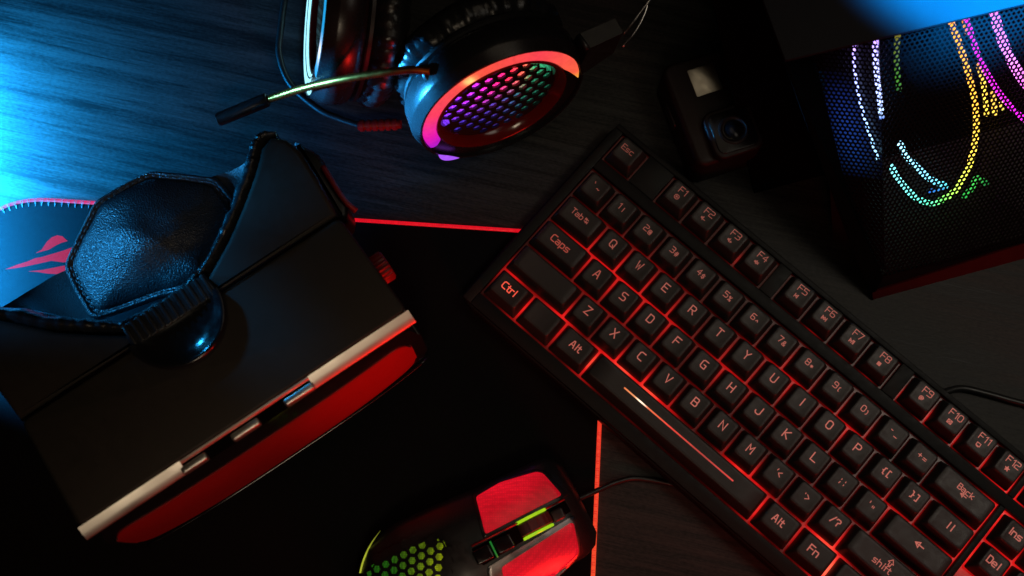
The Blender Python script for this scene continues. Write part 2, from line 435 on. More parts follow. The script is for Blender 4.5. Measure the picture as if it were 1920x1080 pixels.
# lit plate below the keys, brighter close to each LED
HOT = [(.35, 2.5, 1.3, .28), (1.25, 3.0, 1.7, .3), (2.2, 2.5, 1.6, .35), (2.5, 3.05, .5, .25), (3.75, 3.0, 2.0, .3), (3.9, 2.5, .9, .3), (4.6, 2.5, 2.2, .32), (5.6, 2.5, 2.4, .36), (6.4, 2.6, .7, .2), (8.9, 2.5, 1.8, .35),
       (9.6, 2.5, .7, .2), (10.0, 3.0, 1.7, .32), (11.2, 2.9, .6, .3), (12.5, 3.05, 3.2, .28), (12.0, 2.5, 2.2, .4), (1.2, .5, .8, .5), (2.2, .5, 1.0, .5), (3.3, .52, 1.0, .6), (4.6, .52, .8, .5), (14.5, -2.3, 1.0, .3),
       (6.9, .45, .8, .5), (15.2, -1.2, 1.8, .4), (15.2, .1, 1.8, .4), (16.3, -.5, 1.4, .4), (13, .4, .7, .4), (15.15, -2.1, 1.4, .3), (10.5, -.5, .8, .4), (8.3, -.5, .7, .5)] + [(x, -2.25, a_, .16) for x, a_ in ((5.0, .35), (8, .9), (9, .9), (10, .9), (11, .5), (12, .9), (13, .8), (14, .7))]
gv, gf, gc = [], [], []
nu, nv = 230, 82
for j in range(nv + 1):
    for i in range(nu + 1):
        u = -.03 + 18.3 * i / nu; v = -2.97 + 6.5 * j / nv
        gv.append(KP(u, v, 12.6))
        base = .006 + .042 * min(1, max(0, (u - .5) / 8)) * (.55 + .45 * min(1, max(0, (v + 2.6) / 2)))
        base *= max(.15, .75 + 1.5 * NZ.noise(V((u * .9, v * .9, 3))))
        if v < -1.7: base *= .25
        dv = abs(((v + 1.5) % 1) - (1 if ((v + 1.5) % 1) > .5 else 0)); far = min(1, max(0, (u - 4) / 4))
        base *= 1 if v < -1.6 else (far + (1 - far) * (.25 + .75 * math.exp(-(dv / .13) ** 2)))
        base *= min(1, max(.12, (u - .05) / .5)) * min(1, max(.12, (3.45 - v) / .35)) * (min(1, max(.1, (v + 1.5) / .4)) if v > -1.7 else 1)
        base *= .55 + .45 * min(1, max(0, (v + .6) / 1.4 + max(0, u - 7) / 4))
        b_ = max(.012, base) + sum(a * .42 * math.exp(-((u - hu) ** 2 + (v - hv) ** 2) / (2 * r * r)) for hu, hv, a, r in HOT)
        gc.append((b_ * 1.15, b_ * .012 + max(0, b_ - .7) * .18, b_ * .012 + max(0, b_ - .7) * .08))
for j in range(nv):
    for i in range(nu):
        a = j * (nu + 1) + i; gf.append((a, a + 1, a + nu + 2, a + nu + 1))
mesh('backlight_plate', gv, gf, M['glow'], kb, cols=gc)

KEYM = {}
ZT, ZB = 24.0, 14.6
def keymesh(wu):
    if wu in KEYM: return KEYM[wu]
    W, D = wu * U1 - 1.3, U1 - 1.3
    tw, td = W - 4.9, D - 5.1
    n = 5
    def ring(w_, d_, r, z, oy=0.0, dish=0.0):
        out = []
        pts = rrect(w_, d_, r, n, 0, oy); full = []
        for q in range(len(pts)):
            a, b = pts[q], pts[(q + 1) % len(pts)]; full.append(a)
            if q % (n + 1) == n:
                for h in range(1, 6): full.append((a[0] + (b[0] - a[0]) * h / 6, a[1] + (b[1] - a[1]) * h / 6))
        for x, y in full:
            zz = z + (dish * (min(1, abs(x) / (tw / 2)) ** 2) if dish else 0)
            out.append(V((x, y, zz)))
        return out
    di = .55
    R = [ring(W, D, 1.0, ZB), ring(W - .6, D - .6, 1.2, ZB + 1.2, .05), ring(tw + 1.1, td + 1.1, 1.9, ZT - 1.0 - di, .55, di * .8),
         ring(tw + .25, td + .25, 1.9, ZT - .28 - di, .6, di), ring(tw - .5, td - .5, 1.7, ZT - di, .6, di)]
    for k in (.8, .55, .3, .08): R.append(ring((tw - .5) * k, (td - .5) * k, 1.7 * k, ZT - di, .6, di))
    v, f = loft(R)
    me = bpy.data.meshes.new('key'); me.from_pydata([tuple(p * S) for p in v], [], f)
    me.polygons.foreach_set('use_smooth', [True] * len(me.polygons)); me.materials.append(M['key'])
    me.set_sharp_from_angle(angle=math.radians(50)); KEYM[wu] = me
    return me
# stroke lettering in the squared style of the keycaps: 4 wide, 6 high
FONT = {
 'A': '0,0 1.5,6 2.5,6 4,0|.75,2 3.25,2', 'B': '0,0 0,6 3.1,6 3.7,5.4 3.7,3.7 3.1,3.1 .3,3.1|3.3,3 4,2.4 4,.6 3.4,0 0,0',
 'C': '4,6 1,6 0,5 0,1 1,0 4,0', 'D': '0,0 0,6 3,6 4,5 4,1 3,0 0,0', 'E': '4,6 0,6 0,0 4,0|.3,3 3.4,3', 'F': '4,6 0,6 0,0|.3,3 3.4,3',
 'G': '4,6 1,6 0,5 0,1 1,0 4,0 4,2.8 2.2,2.8', 'H': '0,0 0,6|4,0 4,6|.3,3 3.7,3', 'I': '2,0 2,6', 'J': '4,6 4,1 3,0 1,0 0,1 0,1.8',
 'K': '0,0 0,6|4,6 .5,3 4,0', 'L': '0,6 0,0 4,0', 'M': '0,0 0,6 2,2.6 4,6 4,0', 'N': '0,0 0,6 4,0 4,6', 'O': '1,0 0,1 0,5 1,6 3,6 4,5 4,1 3,0 1,0',
 'P': '0,0 0,6 3,6 4,5.2 4,3.4 3,2.6 .3,2.6', 'Q': '1,0 0,1 0,5 1,6 3,6 4,5 4,1 3,0 1,0|2.4,1.8 4.2,-.4', 'R': '0,0 0,6 3,6 4,5.2 4,3.6 3,2.8 .3,2.8|2,2.6 4,0',
 'S': '4,6 .8,6 0,5.3 0,3.8 .8,3.1 3.2,3.1 4,2.4 4,.7 3.2,0 0,0', 'T': '0,6 4,6|2,5.7 2,0', 'U': '0,6 0,1 1,0 3,0 4,1 4,6', 'V': '0,6 2,0 4,6',
 'W': '0,6 1,0 2,4 3,0 4,6', 'X': '0,0 4,6|0,6 1.8,3.2|2.2,2.8 4,0', 'Y': '0,6 2,3.2 4,6|2,2.9 2,0', 'Z': '0,6 4,6 0,0 4,0',
 'a': '.3,4 3,4 3.6,3.4 3.6,0 .8,0 .1,.6 .1,1.7 .8,2.2 3.3,2.2', 'b': '0,6 0,0 3,0 3.6,.7 3.6,3.3 3,4 .3,4', 'c': '3.6,4 .8,4 0,3.3 0,.7 .8,0 3.6,0',
 'e': '.3,2 3.6,2 3.6,3.3 2.9,4 .8,4 0,3.3 0,.7 .8,0 3.4,0', 'f': '2.8,6 1.6,6 1,5.4 1,0|0,3.6 2.6,3.6', 'h': '0,6 0,0|.3,4 3,4 3.6,3.4 3.6,0', 'i': '1,0 1,4|1,5.2 1,6',
 'k': '0,6 0,0|3.4,4 .5,2 3.4,0', 'l': '1,6 1,0', 'n': '0,0 0,4 3,4 3.6,3.4 3.6,0', 'p': '0,-1.8 0,4 3,4 3.6,3.3 3.6,.7 3,0 .3,0', 'r': '0,0 0,4 2.6,4',
 's': '3.5,4 .6,4 0,3.4 0,2.6 .6,2 2.9,2 3.5,1.4 3.5,.6 2.9,0 0,0', 't': '1,5.6 1,.6 1.6,0 2.8,0|0,4 .7,4|1.3,4 2.6,4',
 '0': '1,0 0,1 0,5 1,6 3,6 4,5 4,1 3,0 1,0', '1': '.6,5 2,6 2,0', '2': '0,6 3.2,6 4,5.3 4,3.8 3.2,3.1 .8,3.1 0,2.4 0,0 4,0', '3': '0,6 3.2,6 4,5.3 4,3.6 3.4,3.1 1,3.1|3.5,2.9 4,2.4 4,.7 3.2,0 0,0',
 '4': '3,0 3,6 0,2 4,2', '5': '4,6 0,6 0,3.4 3.2,3.4 4,2.7 4,.7 3.2,0 0,0', '6': '4,6 .8,6 0,5.2 0,.7 .8,0 3.2,0 4,.7 4,2.5 3.2,3.2 .3,3.2', '7': '0,6 4,6 1.6,0',
 '8': '.8,3.1 0,3.8 0,5.3 .8,6 3.2,6 4,5.3 4,3.8 3.2,3.1 .8,3.1 0,2.4 0,.7 .8,0 3.2,0 4,.7 4,2.4 3.3,3', '9': '0,0 3.2,0 4,.7 4,5.3 3.2,6 .8,6 0,5.3 0,3.7 .8,3 3.7,3',
 '!': '1,6 1,2.2|1,.7 1,0', '@': '3,2 1.6,2 1.6,4 3,4 3,1.6 4.2,1.6 4.2,5 3.4,6 1,6 0,5 0,1 1,0 4,0', '#': '1,0 1.6,6|2.8,0 3.4,6|0,2 .9,2|1.7,2 2.7,2|3.4,2 4.2,2|.2,4 1.1,4|1.8,4 2.9,4|3.6,4 4.4,4',
 '$': '4,5 .6,5 .6,3.2 3.6,3.2 3.6,1 .2,1|2.1,6.4 2.1,5.4|2.1,.6 2.1,-.4', '%': '.4,6 1.6,6 1.6,4.4 .4,4.4 .4,6|3.8,6 .4,0|2.6,1.6 3.8,1.6 3.8,0 2.6,0 2.6,1.6', '^': '.6,2.4 2,4.4 3.4,2.4',
 '&': '4,0 .8,4 .8,5.3 1.5,6 2.7,6 3.2,5.3 3.2,4.2 0,2.2 0,.6 .6,0 2.6,0 4,2', '*': '2,1.6 2,4.6|.6,2.3 1.7,3|2.3,3.3 3.4,4|.6,4 1.7,3.3|2.3,3 3.4,2.3', '(': '2.2,6 1,5 1,1 2.2,0', ')': '.8,6 2,5 2,1 .8,0',
 '-': '.4,4.6 2,4.6', '_': '.2,1.2 3.2,1.2', '+': '2,1.2 2,2.7|.3,3 3.7,3|2,3.3 2,4.8', '=': '.4,3.8 3.6,3.8|.4,2 3.6,2', '{': '2.8,6 1.6,5.6 1.6,3.6 .6,3 1.6,2.4 1.6,.4 2.8,0', '[': '2.6,6 1,6 1,0 2.6,0',
 '}': '.8,6 2,5.6 2,3.6 3,3 2,2.4 2,.4 .8,0', ']': '1,6 2.6,6 2.6,0 1,0', '\\': '1,6 1,0', '|': '1.6,6 1.6,3.6|1.6,2.4 1.6,0', ';': '1.2,4.4 1.2,3.6|1.4,1.4 1,-.2', ':': '1.2,4.4 1.2,3.6|1.2,1 1.2,.2',
 "'": '1,6 1,4.4', '"': '.8,3.6 .8,2|2.2,3.6 2.2,2', ',': '1.2,5.6 .8,4.2', '<': '3.4,5 .6,2.8 3.4,.6', '.': '1,5 1,4.2', '>': '.6,5 3.4,2.8 .6,.6', '/': '.4,0 3.2,6', '?': '0,5 .6,6 3.2,6 4,5.3 4,3.8 2.2,2.8 2.2,1.8|2.2,.6 2.2,0',
 '`': '.8,6 1.6,4.6', '~': '.3,1.6 1.2,2.2 2.6,1.2 3.4,1.8', ' ': '',
 'larr': '3.2,4.8 .4,3 3.2,1.2 3.2,4.8|1.4,3 2.8,3|3.4,3 6.5,3', 'tabarr': '.3,5.4 .3,3.6|3.6,4.5 .8,4.5|1.8,5.3 .8,4.5 1.8,3.7|.4,2 3.2,2|2.2,2.8 3.2,2 2.2,1.2|3.9,2.9 3.9,1.1',
 'uparr': '1,0 1,2.6 -.6,2.6 2,6 4.6,2.6 3,2.6 3,0 1,0', 'disc': '1.2,0 0,1.2 0,3.8 1.2,5 3.8,5 5,3.8 5,1.2 3.8,0 1.2,0|1.8,1.5 1.8,3.5 3.5,2.5 1.8,1.5|2.1,2.5 2.8,2.5', 'voldn': '0,2 1,2 2.4,.6 2.4,4.6 1,3.2 0,3.2 0,2|.5,2.6 2,2.6|3.6,1.6 5.2,1.6',
 'volup': '0,2 1,2 2.4,.6 2.4,4.6 1,3.2 0,3.2 0,2|.5,2.6 2,2.6|3.4,1.6 5.2,1.6|4.3,.7 4.3,1.3|4.3,1.9 4.3,2.5', 'mute': '0,2 1,2 2.4,.6 2.4,4.6 1,3.2 0,3.2 0,2|.5,2.6 2,2.6|3.2,1.4 4.8,3.6|3.2,3.6 3.8,2.8|4.2,2.2 4.8,1.4',
 'prev': '.4,0 .4,4|4,0 1.2,2 4,4 4,0|2.2,2 3.7,2', 'next': '0,0 2.8,2 0,4 0,0|.5,2 1.8,2|3,.4 5,2 3,3.8 3,.4|5.6,0 5.6,4', 'play': '0,0 2.2,2 0,4 0,0|.4,2 1.4,2|2.6,0 3.8,4|4.6,0 4.6,4|5.6,0 5.6,4',
 'stop': '.3,.3 3.7,.3|.3,1 3.7,1|.3,1.7 3.7,1.7|.3,2.4 3.7,2.4|.3,3.1 3.7,3.1|.3,3.8 3.7,3.8', 'mail': '0,0 0,4 5,4 5,0 0,0|.5,3.5 2.5,1.6 4.5,3.5|.6,.5 1.7,1.7|4.4,.5 3.3,1.7', 'screen': '0,1 0,4.4 4.4,4.4 4.4,1 0,1|1.2,.2 3.2,.2',
 'star': '2.5,5 1.9,3.3 0,3.2 1.5,2.1 .9,.2 2.5,1.3 4.1,.2 3.5,2.1 5,3.2 3.1,3.3 2.5,5|1.6,2.7 3.4,2.7|1.9,1.9 3.1,1.9|2.5,3.3 2.5,4', 'globe': '1.2,0 0,1.2 0,3.4 1.2,4.6 3.4,4.6 4.6,3.4 4.2,2.2 1.2,2.2|1.2,3.2 3.2,3.2|1.4,1 3.4,1', 'menu': '.2,0 .2,5.4 4,5.4 4,0 .2,0|1,3.8 3.2,3.8|1,2.4 3.2,2.4',
}
def strokes(items, wd):
    """items: (glyph, x, y, scale) -> flat ribbons, mitred where they bend"""
    vs, fs = [], []; lay = 0
    for g, ox, oy, k in items:
        for line in FONT[g].split('|'):
            if not line.strip(): continue
            pts = [V((float(a.split(',')[0]) * k + ox, float(a.split(',')[1]) * k + oy, 0)) for a in line.split()]
            closed = len(pts) > 2 and (pts[0] - pts[-1]).length < 1e-6
            if closed: pts = pts[:-1]
            n = len(pts); b = len(vs); z = .06 + .006 * (lay % 6); lay += 1
            for i in range(n):
                a = pts[i - 1] if (i or closed) else None; c = pts[(i + 1) % n] if (i < n - 1 or closed) else None
                d1 = (pts[i] - a).normalized() if a is not None else None; d2 = (c - pts[i]).normalized() if c is not None else None
                p = pts[i].copy()
                if d1 is None: p -= d2 * wd * .5; d1 = d2
                elif d2 is None: p += d1 * wd * .5; d2 = d1
                n1 = V((-d1.y, d1.x, 0)); m = (n1 + V((-d2.y, d2.x, 0)))
                m = m.normalized() if m.length > 1e-3 else n1
                h = wd * .5 / max(.5, m.dot(n1))
                vs.append(p + m * h + V((0, 0, z))); vs.append(p - m * h + V((0, 0, z)))
            for i in range(n if closed else n - 1):
                j = (i + 1) % n; fs.append((b + 2 * i, b + 2 * j, b + 2 * j + 1, b + 2 * i + 1))
    return vs, fs
ADV = {'I': 3.7, 'i': 2.6, 'l': 2.6, '1': 3.6, '!': 2.6, 't': 3.9, 'r': 3.8, 'f': 3.9}
def word(s, x, y, k, gap=1.3):
    out = []
    w_ = sum(ADV.get(c, 4 + gap) for c in s) - gap; x0 = x - w_ * k / 2
    for c in s:
        out.append((c, x0, y - 3 * k, k)); x0 += ADV.get(c, 4 + gap) * k
    return out
KEYS = [(.5, -2.45, 1, 'Esc', word('Esc', -.5, 1.2, .52))]
ic = ['disc', 'voldn', 'volup', 'mute', 'prev', 'next', 'play', 'stop', 'globe', 'mail', 'screen', 'star']
for i in range(12):
    u = 2.5 + i + .5 * (i > 3) + .5 * (i > 7)
    KEYS.append((u, -2.45, 1, 'F%d' % (i + 1), word('F%d' % (i + 1), .4, 2.9, .6) + [(ic[i], -1.7 if i != 7 else -1.5, -3.2, .5)]))
for i, (a, b) in enumerate(zip('`1234567890-+', '~!@#$%^&*()_=')):
    KEYS.append((i + .5, -1, 1, a + ' ' + b, [(a, -2.6, -.9, .55), (b, .6, -1.3, .42 if a not in '`-+' else .55)]))
KEYS.append((14, -1, 2, 'Back', word('Back', 0, 1.6, .5) + [('larr', -1.9, -3.0, .6)]))
KEYS.append((.75, 0, 1.5, 'Tab', word('Tab', -2.2, .6, .52) + [('tabarr', 2.7, -1.4, .62)]))
for i, c in enumerate('QWERTYUIOP'): KEYS.append((2 + i, 0, 1, c, word(c, -.2, .6, .74)))
KEYS.append((12, 0, 1, '{ [', [('{', -2.6, -1.3, .62), ('[', .4, -1.3, .62)])); KEYS.append((13, 0, 1, '} ]', [('}', -2.6, -1.3, .62), (']', .4, -1.3, .62)]))
KEYS.append((14.25, 0, 1.5, 'backslash', [('\\', -1.8, -1.3, .62), ('|', .3, -1.3, .62)]))
KEYS.append((.875, 1, 1.75, 'Caps', word('Caps', -.6, .4, .62)))
for i, c in enumerate('ASDFGHJKL'): KEYS.append((2.25 + i, 1, 1, c, word(c, -.2, .6, .74)))
KEYS.append((11.25, 1, 1, '; :', [(';', -2, -1.2, .6), (':', .6, -1.2, .6)])); KEYS.append((12.25, 1, 1, 'quote', [("'", -2.2, -1.2, .6), ('"', .2, -1.2, .6)]))
KEYS.append((13.875, 1, 2.25, 'left arrow', [('larr', -2.4, -1.6, .85)]))
KEYS.append((1.125, 2, 2.25, None, None))
for i, c in enumerate('ZXCVBNM'): KEYS.append((2.75 + i, 2, 1, c, word(c, -.2, .6, .74)))
KEYS.append((9.75, 2, 1, ', <', [(',', -2, -1, .6), ('<', -.5, -1.2, .6)])); KEYS.append((10.75, 2, 1, '. >', [('.', -2, -1, .6), ('>', -.5, -1.2, .6)])); KEYS.append((11.75, 2, 1, '/ ?', [('/', -2.6, -1.2, .62), ('?', .4, -1.2, .6)]))
KEYS.append((13.625, 2, 2.75, 'shift', word('shift', -3.2, -1.0, .55) + [('uparr', -1.6, 1.2, .62)]))
KEYS += [(.625, 3, 1.25, 'Ctrl', word('Ctrl', -.2, .4, .62)), (1.875, 3, 1.25, None, None), (3.125, 3, 1.25, 'Alt', word('Alt', .6, .2, .62)), (6.875, 3, 6.25, 'space', None),
         (10.625, 3, 1.25, 'Alt', word('Alt', -1.2, .2, .62)), (11.875, 3, 1.25, 'Fn', word('Fn', -1.2, .2, .66)), (13.125, 3, 1.25, 'menu', [('menu', -1.6, -1.6, .66)]), (14.375, 3, 1.25, 'Ctrl', word('Ctrl', -.2, .4, .62)),
         (15.75, -1, 1, 'Ins', word('Ins', -.6, .8, .62)), (16.75, -1, 1, None, None), (15.75, 0, 1, 'Del', word('Del', -.6, .6, .62)), (16.75, 0, 1, None, None), (15.75, -2.45, 1, None, None)]
for u, v, wu, lab, leg in KEYS:
    c = KP(u, v, 0)
    o = link('key', keymesh(wu), kb, c - ROOT[kb]); o.rotation_euler = (random.uniform(-.004, .004), random.uniform(-.004, .004), yaw + random.uniform(-.006, .006))
    o.location.z += random.uniform(-.12, .12) * S
    if lab: o['label'] = 'keycap marked ' + lab if lab != 'space' else 'long space bar with a lit line'
    if leg:
        lv, lf = strokes(leg, .62 if leg[0][3] > .61 else .44)
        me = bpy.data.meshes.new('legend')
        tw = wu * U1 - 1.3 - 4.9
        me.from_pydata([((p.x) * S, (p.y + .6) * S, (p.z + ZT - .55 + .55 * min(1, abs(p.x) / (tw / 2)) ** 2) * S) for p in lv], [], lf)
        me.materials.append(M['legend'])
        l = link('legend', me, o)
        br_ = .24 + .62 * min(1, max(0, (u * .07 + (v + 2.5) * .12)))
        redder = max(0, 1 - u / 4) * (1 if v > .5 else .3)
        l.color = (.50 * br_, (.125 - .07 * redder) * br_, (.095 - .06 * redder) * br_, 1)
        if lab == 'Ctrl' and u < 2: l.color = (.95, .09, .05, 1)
    if lab == 'space':
        gv, gf, gc = [], [], []
        x0, x1, nn = -1.92 * U1, 2.06 * U1, 60
        for i in range(nn + 1):
            x = x0 + (x1 - x0) * i / nn; t = i / nn
            zz = ZT - .55 + .55 * (abs(x) / ((6.25 * U1 - 6.2) / 2)) ** 2 + .07
            for y in (-.42, .42): gv.append(V((x, y + .9, zz)))
            k = ramp([(0, (.9, .2, .06)), (.1, (1.0, .38, .16)), (.155, (2.0, 1.5, 1.1)), (.22, (1.0, .2, .08)), (.4, (.85, .06, .04)), (.75, (.45, .05, .04)), (1, (.75, .06, .05))], t)
            gc += [k, k]
            if i: b0 = 2 * i; gf.append((b0 - 2, b0, b0 + 1, b0 - 1))
        me = bpy.data.meshes.new('light_line'); me.from_pydata([tuple(p * S) for p in gv], [], gf)
        at = me.color_attributes.new('glow', 'FLOAT_COLOR', 'POINT')
        for i, k in enumerate(gc): at.data[i].color = (*k, 1)
        me.materials.append(M['glow']); link('light_line', me, o)
# cable leaving the far edge
cp = [KP(11.9, -3.1, 8), G(1760, 740, 6), G(1800, 728, 3), G(1850, 738, 2.5), G(1900, 752, 2.5), G(1990, 775, 2.5)]
vs, fs = tube(smoothpath(cp, 10), 1.9, 8); mesh('cable', vs, fs, M['rubber'], kb)

#PART2
# ------------------------------------------------------------------ headset with a visor (virtual reality)
va = math.radians(34.3)
VO = V((-125.6, 66.0, 0)); VX = V((math.cos(va), math.sin(va), 0)); VY = V((-math.sin(va), math.cos(va), 0))
VF = Fr(VO, VX, VY, (0, 0, 1))
vr = thing('vr_headset', 'large black virtual reality headset with silver trim and red reflection painted on its glossy front', 'vr headset', VF(0, 40, 0))
def vloc(px, py, z): d = G(px, py, z) - VO; return d.dot(VX), d.dot(VY)
ZV = 105.0
vs, fs = prism(VF, roundpoly([(-91, 0), (91, 0), (89, 57.9), (-89, 57.9)], 4, 4), 6, ZV - .4, 1.6, 3, bev0=5)
mesh('visor_body', vs, fs, M['matte'], vr, autosmooth=40)
hood = [(88.8, 58.5), (91, 80), (91.5, 97), (89, 106), (83, 111.5), (76, 109), (67, 100), (52, 88), (38, 78), (22, 69), (10, 63), (-10, 62), (-25, 64), (-40, 75), (-54, 86), (-67, 100), (-76, 109), (-83, 111.5), (-89, 106), (-91.5, 97), (-91, 80), (-88.8, 58.5)]
vs, fs = prism(VF, hood, 10, ZV, 2.6, 4, bev0=4)
mesh('face_hood', vs, fs, M['matte'], vr, autosmooth=50)
# soft face cushion along the curved edge, gathered into small folds
cpts = [(86, 112.5), (80, 115.5), (74, 112.5), (66, 104.5), (52, 93), (38, 83), (24, 75), (14, 70)]
def cushion(pts, seed, name='face_cushion'):
    path = smoothpath([VF(x, y, 74) for x, y in pts], 12)
    n = 18; vs, fs = tube(path, 6.2, n, flat=5.0)
    out = []
    for i, v in enumerate(vs):
        k, a = divmod(i, n); p = path[k]; d = v - p
        f = 1 + .34 * NZ.noise(V((k * .42, a * .25, seed))) + .16 * NZ.noise(V((k * 1.1, a * .2, seed + 5)))
        e_ = math.sin(math.pi * min(1, k / (len(path) - 1) * 1.0)) ** .25 if 0 < k < len(path) - 1 else .55
        out.append(p + V((d.x * f * e_, d.y * f * e_, d.z * (1 + .035 * NZ.noise(V((k * .35, 0, seed)))))))
    return mesh(name, out, fs, M['softleather'], vr)
cushion(cpts, 1.0); cushion([(-x, y) for x, y in [(86, 112.5), (81, 116), (70, 108), (54, 92), (40, 81), (26, 70)]], 9.0)
cushion([(20, 74), (8, 70), (-8, 69), (-27, 72)], 4.0, 'brow_cushion')
# seam piping where hood meets body
vs, fs = tube([VF(x, y, ZV + .1 - (1.2 if abs(x) > 86 else 0)) for x, y in ((-88.4, 58.2), (-60, 58.2), (0, 58.2), (60, 58.2), (88.4, 58.2))], .55, 6)
mesh('seam', vs, fs, M['dark'], vr)
# silver trim: two long pieces and a thin line above the button row
def ledge(x0, x1, y0, y1, z0, z1, m, name, t=2.0, bev=.3):
    n = 14; rings = []
    for i in range(n + 1):
        x = x0 + (x1 - x0) * i / n
        r = [VF(x, y0, z0), VF(x, y0 - (y0 - y1) * .5, (z0 + z1) / 2 + .25), VF(x, y1 + .3, z1 + .1), VF(x, y1, z1 - .3), VF(x, y1, z1 - t), VF(x, y0, z0 - t)]
        rings.append(r)
    vs, fs = loft(rings); return mesh(name, vs, fs, m, vr, autosmooth=35)
xl = vloc(338, 866, 102)[0]; xr = vloc(583, 716, 102)[0]
ledge(-91.5, xl, -.05, -6.4, ZV - .9, ZV - 4.0, M['silver'], 'silver_trim')
ledge(xr, 91.5, -.05, -6.4, ZV - .9, ZV - 4.0, M['silver'], 'silver_trim')
ledge(xl + .1, xr - .1, -.05, -1.7, ZV - .9, ZV - 1.6, M['silver'], 'thin_trim', 1.0)
ledge(xl + .1, xr - .1, -1.75, -6.4, ZV - 3.4, ZV - 5.4, M['dark'], 'button_recess')
for a, b in (((338, 878), (386, 848)), ((431, 816), (484, 783)), ((529, 750), (584, 714))):
    x0, x1 = vloc(*a, 101)[0], vloc(*b, 101)[0]
    vs, fs = prism(Fr(VF((x0 + x1) / 2, -4.6, 0), VX, VY, (0, 0, 1)), rrect(abs(x1 - x0), 4.0, 1.2, 3), ZV - 6, ZV - 1.6, 1.3)
    mesh('button', vs, fs, M['silver'], vr, autosmooth=40)
# convex front cover, its red reflection laid on as a red sheet
def fy(x, z):
    t = (z - 50) / 46; k = 1 - min(1, abs(t)) ** 3.2
    return -(6.2 + 8.5 * k * (1 - .8 * (abs(x) / 96) ** 3))
def fsheet(x0, x1, z0, z1, off, m, name, nx=40, nz=14, edge=1.5, cols=None, rnd=30):
    vs, fs = [], []
    for j in range(nz + 1):
        for i in range(nx + 1):
            xi = 2 * i / nx - 1; xi = math.copysign(1 - (1 - abs(xi)) ** 1.5, xi); x = (x0 + x1) / 2 + (x1 - x0) / 2 * xi; z = z0 + (z1 - z0) * j / nz
            z = (z0 + z1) / 2 + (z - (z0 + z1) / 2) * max(.3, (1 - abs(xi) ** rnd)) ** .5
            vs.append(VF(x, fy(x, z) - off, z))
    for j in range(nz):
        for i in range(nx):
            a = j * (nx + 1) + i; fs.append((a, a + 1, a + nx + 2, a + nx + 1))
    b = len(vs)
    ring = [j * (nx + 1) for j in range(nz + 1)] + [nz * (nx + 1) + i for i in range(1, nx + 1)] + [j * (nx + 1) + nx for j in range(nz - 1, -1, -1)] + [i for i in range(nx - 1, 0, -1)]
    for k in ring: vs.append(vs[k] + VY * edge)
    for i in range(len(ring)):
        l = (i + 1) % len(ring); fs.append((ring[i], ring[l], b + l, b + i))
    return mesh(name, vs, fs, m, vr, autosmooth=50)
fsheet(-91, 91, 12, 98.5, 0, M['gloss'], 'front_cover', 48, 18, 6)
fsheet(-87, 84, 30, 87, .7, M['redreflection'], 'red_reflection', 40, 10, .6)
vs, fs = tube([VF(x, fy(x, 16) - 1.2, 13) for x in range(-90, 91, 6)], 1.0, 6); mesh('lower_trim', vs, fs, M['gloss'], vr)
# round adjuster on top with a ridged strap anchor
KFm = Fr(VF(-3, 59, ZV), VX, VY, (0, 0, 1))
vs, fs = lathe(KFm, [(25, -1), (25.4, 5), (25, 6.6), (24.2, 7.0), (23, 6.5), (20, 4.6), (16, 3.0), (11, 2.0), (5, 1.5), (.01, 1.4)], 64, math.pi * 1.02, math.pi * 2.0)
mesh('adjuster_knob', vs, fs, M['gloss'], vr, autosmooth=60)
vs, fs = prism(KFm, [(-24, -2.4), (24, -2.4), (23, 10), (-23, 10)], -2, 4.4, 1.2); mesh('strap_anchor', vs, fs, M['plastic'], vr, autosmooth=40)
for i in range(12):
    vs, fs = prism(Fr(KFm(-21.5 + i * 3.9, 4, 0), VX, VY, (0, 0, 1)), rrect(1.7, 12, .5, 2), 4, 5.6, .5, 2)
    mesh('ridge', vs, fs, M['plastic'], vr, autosmooth=40)
# ridged focus wheel in the right side
FWc = V(VF(93.5, 27.0, 60)); fwp = G(716, 503, 62); FWc = V((fwp.x, fwp.y, 62)) - VX * 3
vs, fs = lathe(Fr(FWc + VX * 2, VY, (0, 0, 1), VX), [(.01, -5), (7.2, -5), (8, -4), (8, 4), (7.2, 5), (.01, 5)], 96, wob=lambda A, j, r, h: (r + (.5 * math.cos(A * 20) if 1 < j < 4 else 0), h))
mesh('focus_wheel', vs, fs, M['redrubber_light'], vr, autosmooth=60)  # red light on the wheel is put into its rubber colour
# side hinge for the strap
hp = [vloc(*p, 60) for p in ((548, 262), (600, 290), (655, 385), (650, 418), (610, 400))]
vs, fs = prism(VF, roundpoly(hp, 4, 3), 30, 62, 3); mesh('strap_hinge', vs, fs, M['plastic'], vr, autosmooth=40)
hh = [G(605, 312, 64), G(622, 340, 64), G(645, 375, 63), G(668, 396, 60)]
vs, fs = tube(smoothpath(hh, 5), 1.6, 8); mesh('hinge_pin', vs, fs, M['redrubber_light'], vr)  # pin coloured red for the red highlight on the hinge
